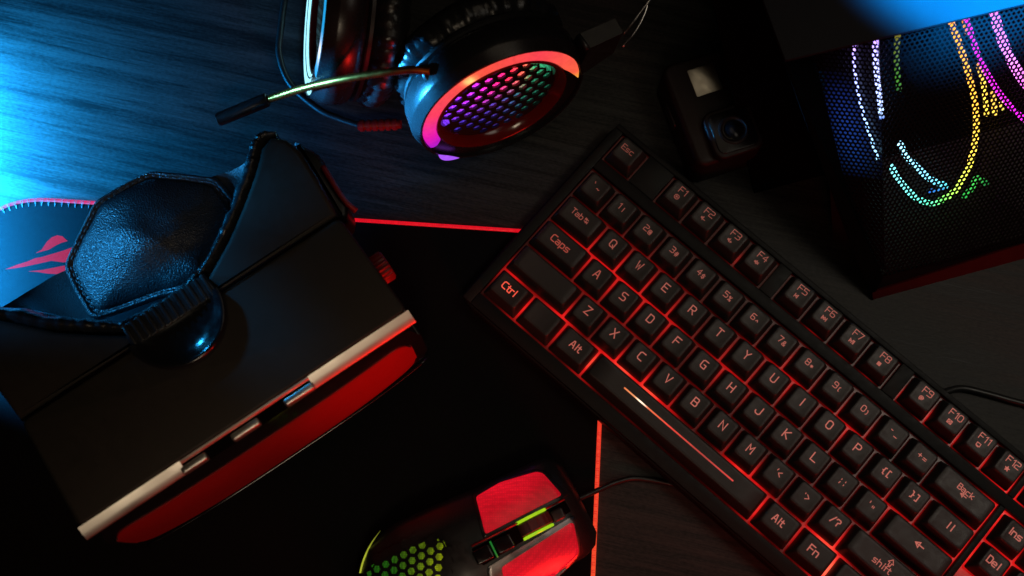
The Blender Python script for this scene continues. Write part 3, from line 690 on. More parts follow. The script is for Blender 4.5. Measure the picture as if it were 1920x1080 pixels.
# padded leather head rest, a stitched border and a domed middle
pb = [(118, 500, 50), (150, 432, 56), (178, 376, 60), (228, 347, 62), (280, 320, 62), (345, 326, 62), (408, 334, 62), (428, 358, 62), (452, 392, 60), (425, 462, 64), (392, 520, 66), (340, 548, 62), (300, 556, 58), (235, 580, 52), (172, 602, 48), (142, 552, 48)]
corner_idx = {0, 2, 4, 6, 8, 10, 14}
out = []
for i in range(len(pb)):
    a, b = V(pb[i]), V(pb[(i + 1) % len(pb)])
    for k in range(6): out.append(a.lerp(b, k / 6))
for _ in range(2): out = [out[i - 1] * .25 + out[i] * .5 + out[(i + 1) % len(out)] * .25 for i in range(len(out))]
OB = [G(p.x, p.y, p.z) for p in out]
cen = sum(OB, V((0, 0, 0))) / len(OB)
mxd = max(OB, key=lambda p: (p - cen).length) - cen; pa_ = math.radians(22)
def padaxis(A):
    c_, s_ = math.cos(A - pa_), math.sin(A - pa_); r = 1 / math.sqrt((c_ / 38) ** 2 + (s_ / 27) ** 2)
    return V((r * math.cos(A), r * math.sin(A), 0))
def domed(t):  # t: 1 at the border, 0 in the middle
    if t > .93: return 1.3 * (1 - ((t - .965) / .035) ** 2)
    if t > .89: return .1
    return .6 + 15 * (1 - (t / .89) ** 2) ** .8
rings = []
for t in (1.0, .99, .975, .955, .94, .93, .91, .895, .885, .86, .82, .76, .68, .58, .46, .34, .22, .1, .01):
    rr_ = []
    for k, p in enumerate(OB):
        q = p - cen; soft = min(1, max(0, (.885 - t) / .3)); soft = soft * soft * (3 - 2 * soft); A = math.atan2(q.y, q.x)
        el = padaxis(A); q = q.lerp(V((el.x, el.y, q.z * .6)), soft)
        q = cen + q * t; f_ = q - cen
        rr_.append(q + V((0, 0, domed(t) + (4.5 * (1 - t) * NZ.noise(V((f_.x * .035, f_.y * .06, 2)))))))
    rings.append(rr_)
base = [p - V((0, 0, 4)) for p in OB]
vs, fs = loft([base] + rings); mesh('head_pad', vs, fs, M['leather'], vr)
acc = 0; prev = None; sm = None
for i in range(len(OB) * 4):
    k, f = divmod(i, 4); p = OB[k].lerp(OB[(k + 1) % len(OB)], f / 4); q = cen + (p - cen) * .925 + V((0, 0, .75))
    if prev is not None:
        acc += (q - prev).length
        if acc > 3.4:
            t = (q - prev).normalized()
            if sm is None:
                v2, f2 = tube([V((-1.1, 0, -.1)), V((-.5, 0, .32)), V((.5, 0, .32)), V((1.1, 0, -.1))], .3, 5)
                sm = bpy.data.meshes.new('seam_stitch'); sm.from_pydata([tuple(v * S) for v in v2], [], f2); sm.materials.append(M['thread_dark'])
            o = link('seam_stitch', sm, vr, q - ROOT[vr]); o.rotation_euler = (0, 0, math.atan2(t.y, t.x)); acc = 0
    prev = q
# elastic straps
def band(name, rows, m=None, thick=1.6, n=10):
    """rows: list of (edge A, edge B) pixel+height triples along the strap"""
    A = smoothpath([G(*a) for a, b in rows], n); B = smoothpath([G(*b) for a, b in rows], n); rings = []
    for p, q in zip(A, B):
        up = V((0, 0, thick)); r = []
        for k in range(7): r.append(p.lerp(q, k / 6) + up * .5 + V((0, 0, .5 * NZ.noise((p.lerp(q, k / 6)) * .08))))
        for k in range(7): r.append(q.lerp(p, k / 6) - up * .5)
        rings.append(r)
    vs, fs = loft(rings); return mesh(name, vs, fs, m or M['elastic'], vr, autosmooth=50)
band('elastic_strap', [((-70, 615, 30), (-70, 590, 22)), ((0, 579, 34), (0, 577, 26)), ((60, 543, 42), (60, 581, 30)), ((118, 510, 47), (120, 594, 34)), ((160, 500, 46), (175, 606, 38))])
band('elastic_strap', [((-60, 586, 14), (-60, 610, 60)), ((20, 585, 20), (10, 606, 72)), ((110, 600, 30), (110, 622, 80)), ((220, 606, 40), (215, 634, 86)), ((330, 560, 50), (330, 640, 86))])
band('elastic_strap', [((392, 334, 58), (432, 392, 58)), ((440, 318, 62), (470, 360, 62)), ((486, 288, 68), (500, 330, 68))])

# ------------------------------------------------------------------ gaming headphones
hs = thing('gaming_headset', 'black over ear gaming headset with rainbow lit ear cups and boom microphone', 'headset', G(800, 170, 0))
def cup(C, az, al, face):
    n = V((math.cos(az) * math.cos(al), math.sin(az) * math.cos(al), math.sin(al))); e1 = V((-math.sin(az), math.cos(az), 0)); e2 = n.cross(e1)
    F = Fr(C, e1, e2, n)
    vs, fs = lathe(F, [(28, -23.5), (44, -23), (48, -21), (50, -18), (51, -7), (50.6, -5.6), (48.2, .2), (47.5, .5), (46.8, .2), (46.6, -2), (38.4, -2)], 72)
    o = mesh('ear_cup', vs, fs, M['cup'], hs, autosmooth=35)
    a0, a1 = (math.radians(-2), math.radians(197)) if face == 'warm' else (math.radians(14), math.radians(352))
    vs, fs = lathe(F, [(38.4, -2), (38.3, -.2), (37.4, .4), (36.2, -.2), (34.5, -3.5), (33.2, -5.2), (33, -9)], 72); mesh('inner_bezel', vs, fs, M['bezel'], hs, autosmooth=40)
    N_ = 64; vs, fs, gc = [], [], []
    for i in range(N_ + 1):
        t = i / N_; A = a0 + (a1 - a0) * t
        tp = min(1, t / .10, (1 - t) / .02 + .6) if face == 'warm' else 1
        for k, h in ((0, -1.2), (.04, -.2), (.3, .55), (.7, .55), (.96, -.2), (1, -1.2)):
            wide = 1 if face == 'warm' else 1.45; mid = (42.4 if face == 'warm' else 41.0) + (1 - tp) * 2.5; r = mid + (k - .5) * 7.9 * wide * max(.12, tp ** .6); vs.append(F(r * math.cos(A), r * math.sin(A), h))
            if face == 'warm':
                c_ = ramp([(0, (1.0, .45, .05)), (.045, (1.0, .13, .06)), (.3, (1.0, .06, .085)), (.5, (1.0, .09, .06)), (.565, (1.0, .12, .06)), (.6, (1.0, .09, .07)), (.78, (1.0, .05, .13)), (.92, (.85, .01, .45)), (1, (.4, .01, .6))], t)
                hot = math.exp(-((t - .57) / .018) ** 2) * (1 if .2 < k < .8 else .3)
                c_ = (c_[0] + hot * .9, c_[1] + hot * .75, c_[2] + hot * .2)
            else: sn = math.sin(A); hot = math.exp(-((A - .62) / .14) ** 2); c_ = (.5, 1.25, 1.5) if sn < 0 else (.02 + 1.1 * hot, .40 + .8 * hot, .85 + .6 * hot)
            gc.append(c_)
        if i:
            b = 6 * i
            for k in range(5): fs.append((b - 6 + k, b + k, b + k + 1, b - 5 + k))
    mesh('light_ring', vs, fs, M['glow'], hs, cols=gc)
    # perforated grille with the LED plate behind it
    disc = [(33.4 * math.cos(2 * math.pi * k / 40), 33.4 * math.sin(2 * math.pi * k / 40)) for k in range(40)]
    vs, fs = perforated(lambda x, y, z: F(x, y, -5 + z + 1.5 * (1 - (x * x + y * y) / 1100)), disc, 7.3, 2.6, 1.4, ok=lambda x, y: x * x + y * y < 30.5 ** 2)
    mesh('grille', vs, fs, M['plastic'], hs, smooth=False)
    if face == 'warm':
        vs, fs, gc = [], [], []
        for j in range(27):
            for i in range(27):
                x, y = -32.5 + i * 2.5, -32.5 + j * 2.5; vs.append(F(x, y, -7.6))
                if i and j:
                    a = j * 27 + i
                    if math.hypot(x - 1.2, y - 1.2) < 34.5: fs.append((a - 28, a - 27, a, a - 1))
                tx = x / 30; ty = y / 30; A = tx - .25 * ty
                c_ = ramp([(-1.1, (.22, .03, 1.0)), (-.6, (.5, .03, .9)), (-.2, (1.0, .02, .32)), (.15, (1.1, .02, .07)), (.42, (.95, .10, .07)), (.62, (.03, .30, .12)), (1.1, (.006, .10, .05))], A)
                low = ramp([(-1.1, (.07, .025, .6)), (0, (.10, .05, .42)), (.25, (.06, .12, .34)), (.5, (.02, .16, .10)), (1.1, (.005, .06, .03))], tx)
                m_ = min(1, max(0, (.38 - ty + .25 * min(0, tx)) / .6)); c_ = lerp(c_, low, m_); k_ = .25 + .95 * min(1, max(0, (ty + 1.0) / 1.3))
                gc.append(tuple(q * k_ * 2.5 for q in c_))
        mesh('led_plate', vs, fs, M['glowmesh'], hs, cols=gc)
        vs, fs, gc = [], [], []
        for i in range(13):
            A = math.radians(208 + 22 * i / 12); wd = 4.6 * math.sin(math.pi * (i + .15) / 12.6)
            for k in (0, 1): vs.append(F((46.4 + wd * (k - .3)) * math.cos(A), (46.4 + wd * (k - .3)) * math.sin(A), 1.3)); gc.append((.42, .10, 1.0))
            if i: b = 2 * i; fs.append((b - 2, b, b + 1, b - 1))
        mesh('lower_light', vs, fs, M['glow'], hs, cols=gc)
    else:
        vs, fs = lathe(F, [(33, -7), (.01, -7)], 40); mesh('grille_back', vs, fs, M['dark'], hs)
    rnd = random.Random(3)
    ph = [rnd.uniform(-.5, .5) for _ in range(60)]
    def wob(A, j, r, h):
        f = math.sin(A * 21 + 1.6 * math.sin(A * 3) + .35 * math.sin(j * .6)) ; f = f * .5 + abs(f) * .9 - .4; k = max(0, math.sin(math.pi * j / 15))
        return r + 1.9 * f * k + .5 * math.sin(A * 8 + 1) * k, h + 1.3 * f * k
    prof = [(35 + 14.5 * math.cos(B), -35 + 11.5 * math.sin(B)) for B in [math.radians(90 - 26 * k) for k in range(15)]]
    vs, fs = lathe(F, prof, 180, wob=wob); mesh('ear_cushion', vs, fs, M['softleather'], hs)
    vs, fs = lathe(F, [(22, -30), (.01, -30)], 40); mesh('speaker_cloth', vs, fs, M['dark'], hs)
    vs, fs = lathe(F, [(46, -22.5), (47.5, -23.5), (47.5, -25.5), (44, -26)], 72); mesh('cushion_rim', vs, fs, M['plastic'], hs, autosmooth=40)
    return F
CR = cup(V((-5.2, 241.2, 52)), -1.16, .143, 'warm')
c2 = G(592, 20, 52)
CL = cup(c2, math.pi, .30, 'cool')
# slider that carries the wire headband
top = [G(*p, 76) for p in ((1087, 63), (1154, 34), (1168, 62), (1105, 91))]
bot = [G(*p, 46) for p in ((1075, 75), (1150, 50), (1150, 100), (1075, 150))]
vs, fs = loft([bot, [b.lerp(t, .94) for b, t in zip(bot, top)], top]); mesh('slider', vs, fs, M['plastic'], hs, smooth=False)
sl = [G(1084, 66, 76.6), G(1103, 93, 76.6)]
vs, fs = tube([sl[0], sl[0].lerp(sl[1], .5), sl[1]], 1.5, 8); mesh('slider_edge', vs, fs, M['plastic'], hs)
for pts in ([(1169, 63, 74), (1184, 45, 76), (1203, 20, 78), (1222, -6, 80), (1238, -40, 82)], [(1167, 88, 62), (1186, 66, 64), (1202, 40, 66), (1213, 12, 68), (1218, -20, 70)]):
    vs, fs = tube(smoothpath([G(*p) for p in pts], 8), .75, 8); mesh('headband_wire', vs, fs, M['steel'], hs)
# boom microphone
mp = smoothpath([G(*p) for p in ((806, 134, 90), (770, 131, 90), (715, 137, 86), (640, 149, 76), (570, 165, 57), (500, 187, 38))], 24)
vs, fs = tube(mp, lambda t: 2.1, 10)
vs2 = []
for i, v in enumerate(vs):
    k = i // 10; p = mp[k]; vs2.append(p + (v - p) * (1.12 if k % 2 else .84))
mesh('gooseneck', vs2, fs, M['copper'], hs)
a, b = G(503, 186, 38), G(408, 225, 32); d = (b - a).normalized(); sd = d.cross(V((0, 0, 1))).normalized()
FM = Fr(a, sd, d.cross(sd), d); Lm = (b - a).length
vs, fs = lathe(FM, [(.01, -1), (2.4, -.9), (2.6, 0), (3.5, .3), (4.0, 1.2), (4.0, Lm - 1.6), (3.6, Lm - .4), (2.6, Lm), (.01, Lm)], 28); mesh('microphone', vs, fs, M['plastic'], hs, autosmooth=40)
vs, fs = lathe(Fr(G(812, 140, 80), CR.y, CR.z, CR.x), [(.01, -6), (7, -6), (8, -5), (8, 3), (7, 4.5), (.01, 4.5)], 28); mesh('boom_pivot', vs, fs, M['plastic'], hs, autosmooth=40)
cp = smoothpath([G(*p) for p in ((560, -60, 4), (537, -10, 4), (526, 60, 4), (524, 105, 4), (545, 158, 4), (598, 205, 5), (640, 224, 7), (676, 236, 10))], 10)
vs, fs = tube(cp, 2.0, 10); mesh('cable', vs, fs, M['rubber'], hs)
a, b = G(672, 236, 10), G(752, 233, 13); d = (b - a).normalized(); sd = d.cross(V((0, 0, 1))).normalized(); L_ = (b - a).length
prof = [(.01, 0), (2.6, 0)]
for k in range(6):
    z = 1 + k * (L_ - 2) / 6; q = (L_ - 2) / 6; prof += [(2.7, z), (3.4, z + .1), (3.4, z + q * .6), (2.6, z + q * .62), (2.5, z + q * .98)]
prof += [(2.6, L_), (.01, L_)]
vs, fs = lathe(Fr(a, sd, d.cross(sd), d), prof, 20); mesh('strain_relief', vs, fs, M['redrubber_light'], hs, autosmooth=40)

# ------------------------------------------------------------------ action camera
ZC = 33.0
tl_, tr_, bl_ = G(1236, 124, ZC), G(1364, 84, ZC), G(1308, 316, ZC)
cx = (tr_ - tl_).normalized(); cy = V((-cx.y, cx.x, 0)); cw = (tr_ - tl_).length; ch = (tl_ - bl_).dot(cy)
cc = tl_ + cx * cw / 2 - cy * ch / 2; CF = Fr((cc.x, cc.y, 0), cx, cy, (0, 0, 1))
ac = thing('action_camera', 'small square black action camera lying face up with bright blank screen', 'camera', (cc.x, cc.y, 0))
def cl(px, py, z=ZC): d = G(px, py, z) - CF.o; return d.dot(cx), d.dot(cy)
vs, fs = prism(CF, rrect(cw, ch, 7, 6), 0, ZC, 3.0, 4, bev0=3); mesh('camera_body', vs, fs, M['camera'], ac, autosmooth=40)
sq = [cl(*p) for p in ((1287.6, 132.6), (1335.6, 117), (1355.8, 166.3), (1307, 182.4))]
vs, fs = prism(CF, roundpoly(sq, .8, 2), ZC - 1, ZC + .25, .15, 2); mesh('screen', vs, fs, M['screen'], ac, autosmooth=40)
h0, h1, h2 = cl(1322, 205, ZC + 4), cl(1413, 187, ZC + 4), cl(1347, 297, ZC + 4)
lx, ly = (cl(1374, 245, ZC + 5)); hw = 28.5
vs, fs = prism(CF, rrect(hw, hw, 6, 6, lx, ly), ZC - 1, ZC + 6, 1.2); mesh('lens_housing', vs, fs, M['camera'], ac, autosmooth=40)
vs, fs = prism(CF, rrect(hw - 5, hw - 5, 4, 6, lx, ly), ZC + 5, ZC + 6.6, .4); mesh('lens_window', vs, fs, M['lens'], ac, autosmooth=40)
LF = Fr(CF(lx, ly, ZC + 6.4), cx, cy, (0, 0, 1))
vs, fs = lathe(LF, [(8.4, 0), (8.2, .7), (7.2, .9), (6.2, .3), (5.6, .1)], 40); mesh('lens_ring', vs, fs, M['camera'], ac, autosmooth=40)
vs, fs = lathe(LF, [(5.6, .1), (4.6, .6), (3, 1.1), (1.4, 1.35), (.01, 1.4)], 32); mesh('lens', vs, fs, M['lens'], ac)
p_, q_ = cl(1345, 302), cl(1305, 316)
for k in range(3):
    vs, fs = prism(CF, rrect(2.6, .9, .3, 2, -cw * .05 + 9 + k * 4, -ch / 2 + 3.4), ZC - 1.4, ZC + .05, .2, 2); mesh('grip_rib', vs, fs, M['camera'], ac, autosmooth=40)
vs, fs = prism(Fr(CF(-cw / 2, 6, 16), cy, (0, 0, 1), -cx), rrect(14, 9, 2, 4), -1, 1.0, .5); mesh('side_button', vs, fs, M['plastic'], ac, autosmooth=40)

# ------------------------------------------------------------------ mouse
m0 = G(975, 990, 37); mo = thing('gaming_mouse', 'black gaming mouse with glowing red buttons and green lit honeycomb shell', 'mouse', (m0.x - 45, m0.y - 23, 3))
ta = V((.893, .45, 0)).normalized(); tsd = V((-ta.y, ta.x, 0))
MF = Fr((m0.x, m0.y, 3), ta, tsd, (0, 0, 1))
def mh(t): return ramp([(-92, (6,)), (-88, (16,)), (-76, (27,)), (-58, (34,)), (-35, (37.5,)), (-10, (36,)), (10, (33,)), (26, (29,)), (33, (24,)), (36, (16,))], t)[0]
def mw(t): return ramp([(-92, (10,)), (-88, (19,)), (-76, (28,)), (-58, (32,)), (-35, (31,)), (-10, (29,)), (10, (28.5,)), (26, (28,)), (33, (25,)), (36, (20,))], t)[0]
def msurf(t, s): return mh(t) * (1 - .30 * min(1, abs(s) / mw(t)) ** 2.6)
rings = []
for i in range(33):
    t = -92 + 128 * i / 32; w_ = mw(t); r = [MF(t, -w_ * .9, .3), MF(t, -w_ * 1.02, msurf(t, w_) * .5)]
    for k in range(17): s_ = -w_ + 2 * w_ * k / 16; r.append(MF(t, s_, msurf(t, s_)))
    r += [MF(t, w_ * 1.02, msurf(t, w_) * .5), MF(t, w_ * .9, .3)]
    rings.append(r)
vs, fs = loft(rings); mesh('mouse_body', vs, fs, M['plastic'], mo, autosmooth=50)
def ml(px, py, z=37):
    t = s_ = 0
    for _ in range(4):
        d = G(px, py, z) - MF.o; t, s_ = d.dot(ta), d.dot(tsd); z = 3 + msurf(t, s_) + .8
    return t, s_
def mpatch(name, px, off, m, bev=.8, cols=None, steps=(1, .97, .9, .75, .55, .35, .15, .02), thick=1.4, rr=1.6):
    P = roundpoly([ml(*p) for p in px], rr, 3); o2 = []
    for i in range(len(P)):
        a, b = V((*P[i], 0)), V((*P[(i + 1) % len(P)], 0)); n = max(1, int((b - a).length / 1.5))
        o2 += [a.lerp(b, k / n) for k in range(n)]
    c = sum(o2, V((0, 0, 0))) / len(o2); R = [[MF(p.x, p.y, msurf(p.x, p.y) + off - thick) for p in o2]]
    for s_ in steps:
        R.append([MF(*(c + (p - c) * s_).xy, msurf(*(c + (p - c) * s_).xy) + off - (bev if s_ == 1 else 0)) for p in o2])
    vs, fs = loft(R)
    return mesh(name, vs, fs, m, mo, autosmooth=50, cols=[cols(v) for v in vs] if cols else None)
def redglow(v):
    d = v - MF.o; n = NZ.noise(d * .07); t, s_ = d.dot(ta), d.dot(tsd)
    k = .62 + .30 * n + .004 * (abs(s_) - 8) * 6
    return (.70 * max(.3, k), .004 * k, .016 * k)
mpatch('button_frame', [(883, 926), (932, 897), (1008, 878), (1024, 882), (1068, 928), (905, 1012)], .5, M['plastic'])
mpatch('left_button', [(892, 931), (938, 904), (1006, 884), (1018, 887), (1054, 928), (910, 1002)], 1.3, M['glowgrid'], cols=redglow)
mpatch('button_frame', [(912, 1064), (1074, 966), (1082, 972), (1091, 1036), (1086, 1046), (1050, 1080), (1000, 1130), (920, 1130)], .5, M['satin'])
mpatch('right_button', [(940, 1064), (1070, 980), (1076, 982), (1086, 1034), (1080, 1044), (1040, 1080), (1000, 1120), (950, 1110)], 1.3, M['glowgrid'], cols=redglow)
# channel between the buttons, scroll wheel and two small buttons
mpatch('wheel_channel', [(882, 1030), (1060, 938), (1072, 958), (905, 1062)], .35, M['dark'], rr=.5)
vs, fs = tube([MF(*ml(*p), msurf(*ml(*p)) + 1.0) for p in ((884, 1024), (930, 1001), (980, 976), (1058, 936))], .5, 6); mesh('channel_edge', vs, fs, M['redrubber_light'], mo)
wc = ml(1000, 984); WF = Fr(MF(wc[0], wc[1], msurf(*wc) - 5.0), ta, V((0, 0, 1)), -tsd)
vs, fs = lathe(WF, [(.01, -3.6), (9.4, -3.6), (10.2, -2.8), (10.3, 2.8), (9.4, 3.6), (.01, 3.6)], 60, wob=lambda A, j, r, h: (r + (.35 if 1 < j < 4 and int(A * 30 / math.pi) % 2 else 0), h)); mesh('scroll_wheel', vs, fs, M['tread'], mo, autosmooth=40)
for s_ in (-4.4, 4.4):
    vs, fs = lathe(WF, [(9.2, s_ - .8), (10.1, s_ - .6), (10.1, s_ + .6), (9.2, s_ + .8)], 60)
    mesh('wheel_light', vs, fs, M['glow'], mo, cols=[(.35, .62, .01)] * len(vs))
for p in ((906, 1040), (945, 1020), (1046, 965)):
    c = ml(*p); vs, fs = prism(Fr(MF(c[0], c[1], msurf(*c)), ta, tsd, (0, 0, 1)), rrect(9.6 if p[0] < 1000 else 7, 7.6 if p[0] < 1000 else 6, 1.2, 3), -3, 1.7, .8); mesh('dpi_button' if p[0] < 1000 else 'wheel_bracket', vs, fs, M['gloss'] if p[0] < 1000 else M['plastic'], mo, autosmooth=40)
c = ml(926, 1030); vs, fs = tube([MF(c[0], c[1] + q, msurf(*c) + .9 + .5 * math.cos(q / 4)) for q in (-4.5, -2, 0, 2, 4.5)], .45, 6); mesh('indicator_light', vs, fs, M['glow'], mo, cols=[(.01, .16, .02)] * len(vs))
# honeycomb window
hx = [ml(*p) for p in ((838, 1004), (846, 1045), (846, 1130), (680, 1130), (676, 1085), (700, 1048), (735, 1024), (785, 1008))]
hx2 = inset(hx if area2(hx) > 0 else hx[::-1], 2.2)
def hg(v):
    d = v - MF.o; t, s_ = d.dot(ta), d.dot(tsd); k = min(1, max(0, (t + 72) / 33)) ; q = min(1, max(0, (12 - s_) / 22))
    c_ = lerp((.03, .22, .01), (.75, .72, .0), min(1, max(0, k * 1.15 - .15)) * (.35 + .65 * q)); m_ = .45 + .75 * k * q
    return tuple(a * m_ for a in c_)
vs, fs = [], []
for j in range(29):
    for i in range(29):
        t, s_ = -82 + i * 2, -30 + j * 2; vs.append(MF(t, s_, msurf(t, s_) + .3))
        if i and j and inside(t - 1, s_ - 1, hx2): a = j * 29 + i; fs.append((a - 30, a - 29, a, a - 1))
mesh('honeycomb_light', vs, fs, M['glowmesh'], mo, cols=[hg(v) for v in vs])
vs, fs = perforated(lambda x, y, z: MF(x, y, msurf(x, y) + 1.9 + z), hx, 5.35, 2.0, 1.2, ok=lambda x, y: inside(x, y, hx2)); mesh('honeycomb_shell', vs, fs, M['plastic'], mo, smooth=False)
ar = smoothpath([MF(*q, msurf(*q) + .8) for q in [ml(*p) for p in ((713, 995), (695, 1021), (681, 1052), (673, 1084))]], 8)
vs, fs = tube(ar, lambda t: .15 + .3 * min(1, t * 2), 8)
mesh('rim_light', vs, fs, M['glow'], mo, cols=[tuple(q * min(1, .15 + 1.6 * (i / len(vs))) for q in (.42, .46, .03)) for i in range(len(vs))])
cp = smoothpath([G(*p) for p in ((1058, 950, 18), (1075, 940, 12), (1128, 916, 6.5), (1160, 903, 4), (1196, 897, 2), (1260, 908, 1.6), (1322, 927, 1.6), (1345, 936, 1.6))], 8)
vs, fs = tube(cp, 1.45, 8); mesh('cable', vs, fs, M['rubber'], mo)
for k in range(3):
    q = cp[5 + k * 2]; d = (cp[6 + k * 2] - q).normalized(); sd = d.cross(V((0, 0, 1))).normalized()
    vs, fs = lathe(Fr(q, sd, d.cross(sd), d), [(1.4, -.9), (2.6, -.8), (2.6, .8), (1.4, .9)], 16); mesh('strain_ring', vs, fs, M['redrubber_light'], mo, autosmooth=40)

# ------------------------------------------------------------------ computer case
P0, P1 = G(1636, 562, 0), G(1920, 485, 0)
cb = (P1 - P0).normalized(); nh = V((cb.y, -cb.x, 0)); al = math.radians(45)
cu = V((0, 0, 1)) * math.cos(al) - nh * math.sin(al); cn = cb.cross(cu).normalized()
if cn.dot(nh) < 0: cn = -cn
pc = thing('computer_case', 'black computer case with sloping mesh front and rainbow lit fans', 'computer', P0 + cb * 90 - nh * 60)
PF = Fr(P0, cb, cu, cn)
def pl(px, py, off=0.0): d = hit(px, py, P0 + cn * off, cn) - P0; return d.dot(cb), d.dot(cu)
f0, f1 = pl(1645, 76), pl(1656, 520)
t_r, t_l = pl(1985, -6), pl(1560, 97)
mainp = [f1, (pl(1985, 440)), t_r, f0]
vs, fs = perforated(lambda x, y, z: PF(x, y, z), mainp, 2.65, 1.02, .7); mesh('mesh_front', vs, fs, M['case'], pc, smooth=False)
# chamfered mesh panel left of the fold
A_, B_ = PF(*f1), PF(*f0); fu = (B_ - A_).normalized(); fl = (-cb * math.cos(.75) - cn * math.sin(.75)); fl = (fl - fu * fl.dot(fu)).normalized(); fn = fl.cross(fu)
if fn.dot(cn) < 0: fn = -fn
QF = Fr(A_, fl, fu, fn); FH = (B_ - A_).length
chp = [(0, 0), (10, 0), (36, FH), (0, FH)]
vs, fs = perforated(lambda x, y, z: QF(x, y, z), chp, 2.65, 1.02, .7); mesh('mesh_side', vs, fs, M['case'], pc, smooth=False)
# solid frame pieces: chin below the mesh, base strip with red reflection painted in, top panel, flank, back of the inside
def slab(name, pts, n, t, m):
    pts = [V(p) for p in pts]; vs, fs = loft([[p - n * t for p in pts], pts]); return mesh(name, vs, fs, m, pc, smooth=False)
b0, b1 = PF(0, 9), PF(240, 9)
slab('chin', [PF(2, 6.2, -.5), PF(240, 20, -.5), PF(*pl(1985, 441), -.5), PF(*f1, -.5)], cn, 3, M['case'])
slab('red_reflection_strip', [PF(0, 0, 0), PF(240, 0, 0), PF(240, 19.6, .3), PF(0, 5.0, .3)], cn, 3, M['casestrip'])
T0, T1 = hit(1473, 113, P0 + cn * 3, cn), hit(1985, -4, P0 + cn * 3, cn)
T1 = V((T1.x, T1.y, T0.z)) if abs(T1.z - T0.z) < 30 else T1
zt = T0.z
back = V((-.30, 1, 0)).normalized() * 170
slab('top_panel', [T0, T1, T1 + back, T0 + back], V((0, 0, 1)), 2.5, M['casetop'])
L0 = QF(10, 0, 0); L1 = QF(36, FH, 0)
Pb = V((P0.x - 30, P0.y + 160, 0))
slab('side_frame', [P0 - cb, PF(*f1), L0, L1, T0 - V((0, 0, 2.6))], fn, 2, M['dark'])
slab('side_panel', [P0 - cb, T0 - V((0, 0, 2.6)), T0 + back - V((0, 0, 2.6)), Pb], V((-1, 0, 0)), 1.5, M['dark'])
ib = -cn * 55
slab('inner_wall', [PF(-40, 0) + ib, PF(240, 0) + ib, PF(240, 190) + ib, PF(-60, 190) + ib], cn, 2, M['dark'])
# fan frames and their light rings
def ring(px, off, rad, cols, name='fan_light', seg=8, closed=False, fr=None):
    if fr is None: pts = [PF(*pl(x, y, off), off) for x, y in px]
    else: pts = [hit(x, y, fr.o + fr.z * off, fr.z) for x, y in px]
    path = smoothpath(pts, seg); vs, fs = tube(path, rad * 1.0, 8, up=cn)
    n = len(path); gc = []
    for i in range(n): gc += [ramp(cols, i / (n - 1))] * 8
    return mesh(name, vs, fs, M['led'], pc, cols=gc)
OR, YE, GR, CY, BL = (1.3, .42, .03), (1.25, .85, .1), (.45, 1.1, .12), (.3, 1.2, 1.25), (.45, .6, 2.2)
ring([(1770, 0), (1783, 40), (1803, 95), (1819, 150), (1829, 200), (1830, 250), (1822, 295), (1806, 335), (1788, 360), (1765, 375), (1744, 381), (1720, 372), (1700, 355), (1680, 330), (1672, 310)], -10, 1.7,
     [(0, OR), (.22, (1.3, .6, .06)), (.4, YE), (.52, (.8, 1.1, .12)), (.64, (.2, 1.0, .15)), (.76, (.15, 1.1, .75)), (.9, CY), (1, CY)])
ring([(1686, 268), (1700, 292), (1722, 316), (1748, 338), (1775, 348)], -10, 1.7, [(0, (.6, 1.3, 1.7)), (.6, (.35, 1.1, 1.5)), (1, (.1, .7, .8))])
ring([(1742, 358), (1760, 356), (1775, 352)], -12, 1.2, [(0, (.02, .12, .5)), (1, (.05, .3, .5))])
ring([(1806, 372), (1822, 352), (1832, 334), (1850, 345)], -14, 1.6, [(0, (.02, .3, .05)), (.5, (.05, .5, .08)), (1, (.01, .12, .03))])
ring([(1806, 36), (1812, 60), (1816, 66)], -13, 1.0, [(0, (.9, .25, .04)), (1, (.9, .3, .05))])
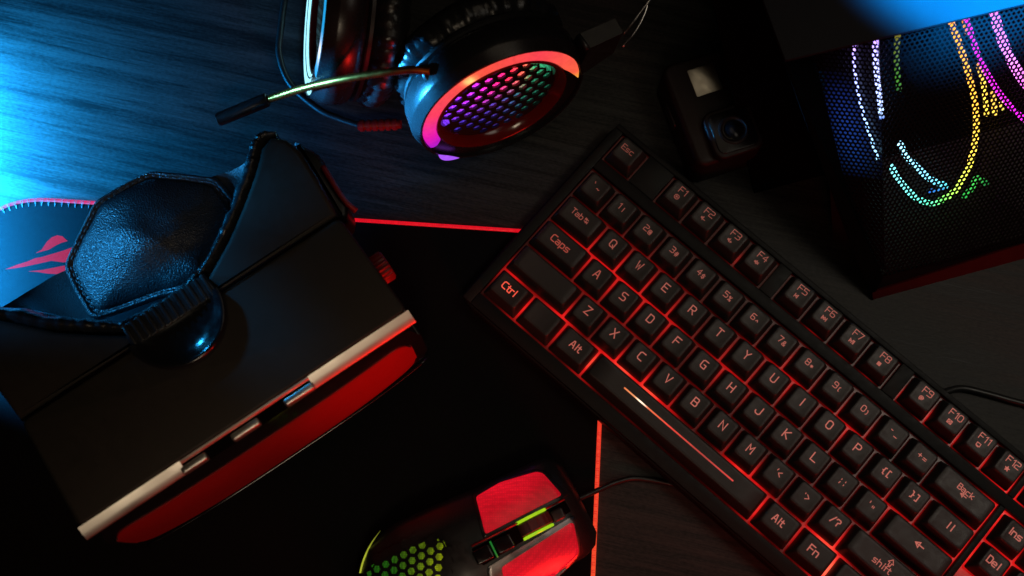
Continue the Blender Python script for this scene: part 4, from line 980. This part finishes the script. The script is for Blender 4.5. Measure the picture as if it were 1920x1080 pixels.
ring([(1833, 118), (1843, 152), (1848, 190), (1850, 216)], -13, 1.4, [(0, (.8, .3, .05)), (.3, YE), (1, YE)])
ring([(1861, 172), (1864, 195), (1865, 214)], -13, 1.5, [(0, (.8, .45, .08)), (1, YE)]); ring([(1877, 192), (1880, 208)], -13, 1.2, [(0, YE), (1, (.3, .35, .05))])
MA = (.95, .02, .95)
ring([(1806, 10), (1812, 34), (1825, 77), (1836, 108), (1852, 140), (1878, 180), (1914, 218), (1960, 250)], -10, 1.5, [(0, MA), (1, MA)])
ring([(1858, -5), (1863, 20), (1874, 60), (1890, 100), (1912, 140), (1940, 175), (1985, 215)], -10, 2.6, [(0, MA), (.15, (1.5, .3, 1.5)), (.55, (1.6, .4, 1.6)), (1, MA)])
ring([(1684, 60), (1681, 100), (1683, 140), (1686, 170)], -12, 1.5, [(0, (.12, .1, .01)), (.6, (.04, .14, .01)), (.8, (.05, .22, .02)), (1, (.01, .06, .02))])
ring([(1642, 70), (1641, 100), (1644, 140), (1650, 190), (1653, 222)], -6, 1.5, [(0, (.7, .35, 1.6)), (.3, (.8, .8, 1.9)), (.9, (.7, 1.0, 1.7)), (1, (.02, .1, .6))], fr=QF)
ring([(1602, 80), (1601, 110), (1605, 150), (1615, 200), (1630, 250), (1646, 298)], -6, .85, [(0, (.8, .4, 1.5)), (.2, (.7, .6, 1.8)), (.6, (.6, .9, 1.7)), (1, (.45, 1.0, 1.4))], fr=QF)
# added glowing sheet for the ring light on the inside, behind the chamfer holes
vs, fs, gc = [], [], []
for j in range(21):
    for i in range(9):
        x, y = 2 + 30 * i / 8, FH * j / 20; vs.append(QF(x, y, -9))
        t = y / FH; k = math.exp(-((x - (6 + 22 * t)) / 9) ** 2) * max(0, math.sin(math.pi * min(1, max(0, (t - .40) / .42))))
        gc.append((.002 * k + .006 * k * t, .012 * k + .03 * k * (1 - t), .13 * k))
        if i and j: a = j * 9 + i; fs.append((a - 10, a - 9, a, a - 1))
mesh('painted_fan_glow', vs, fs, M['led'], pc, cols=gc)
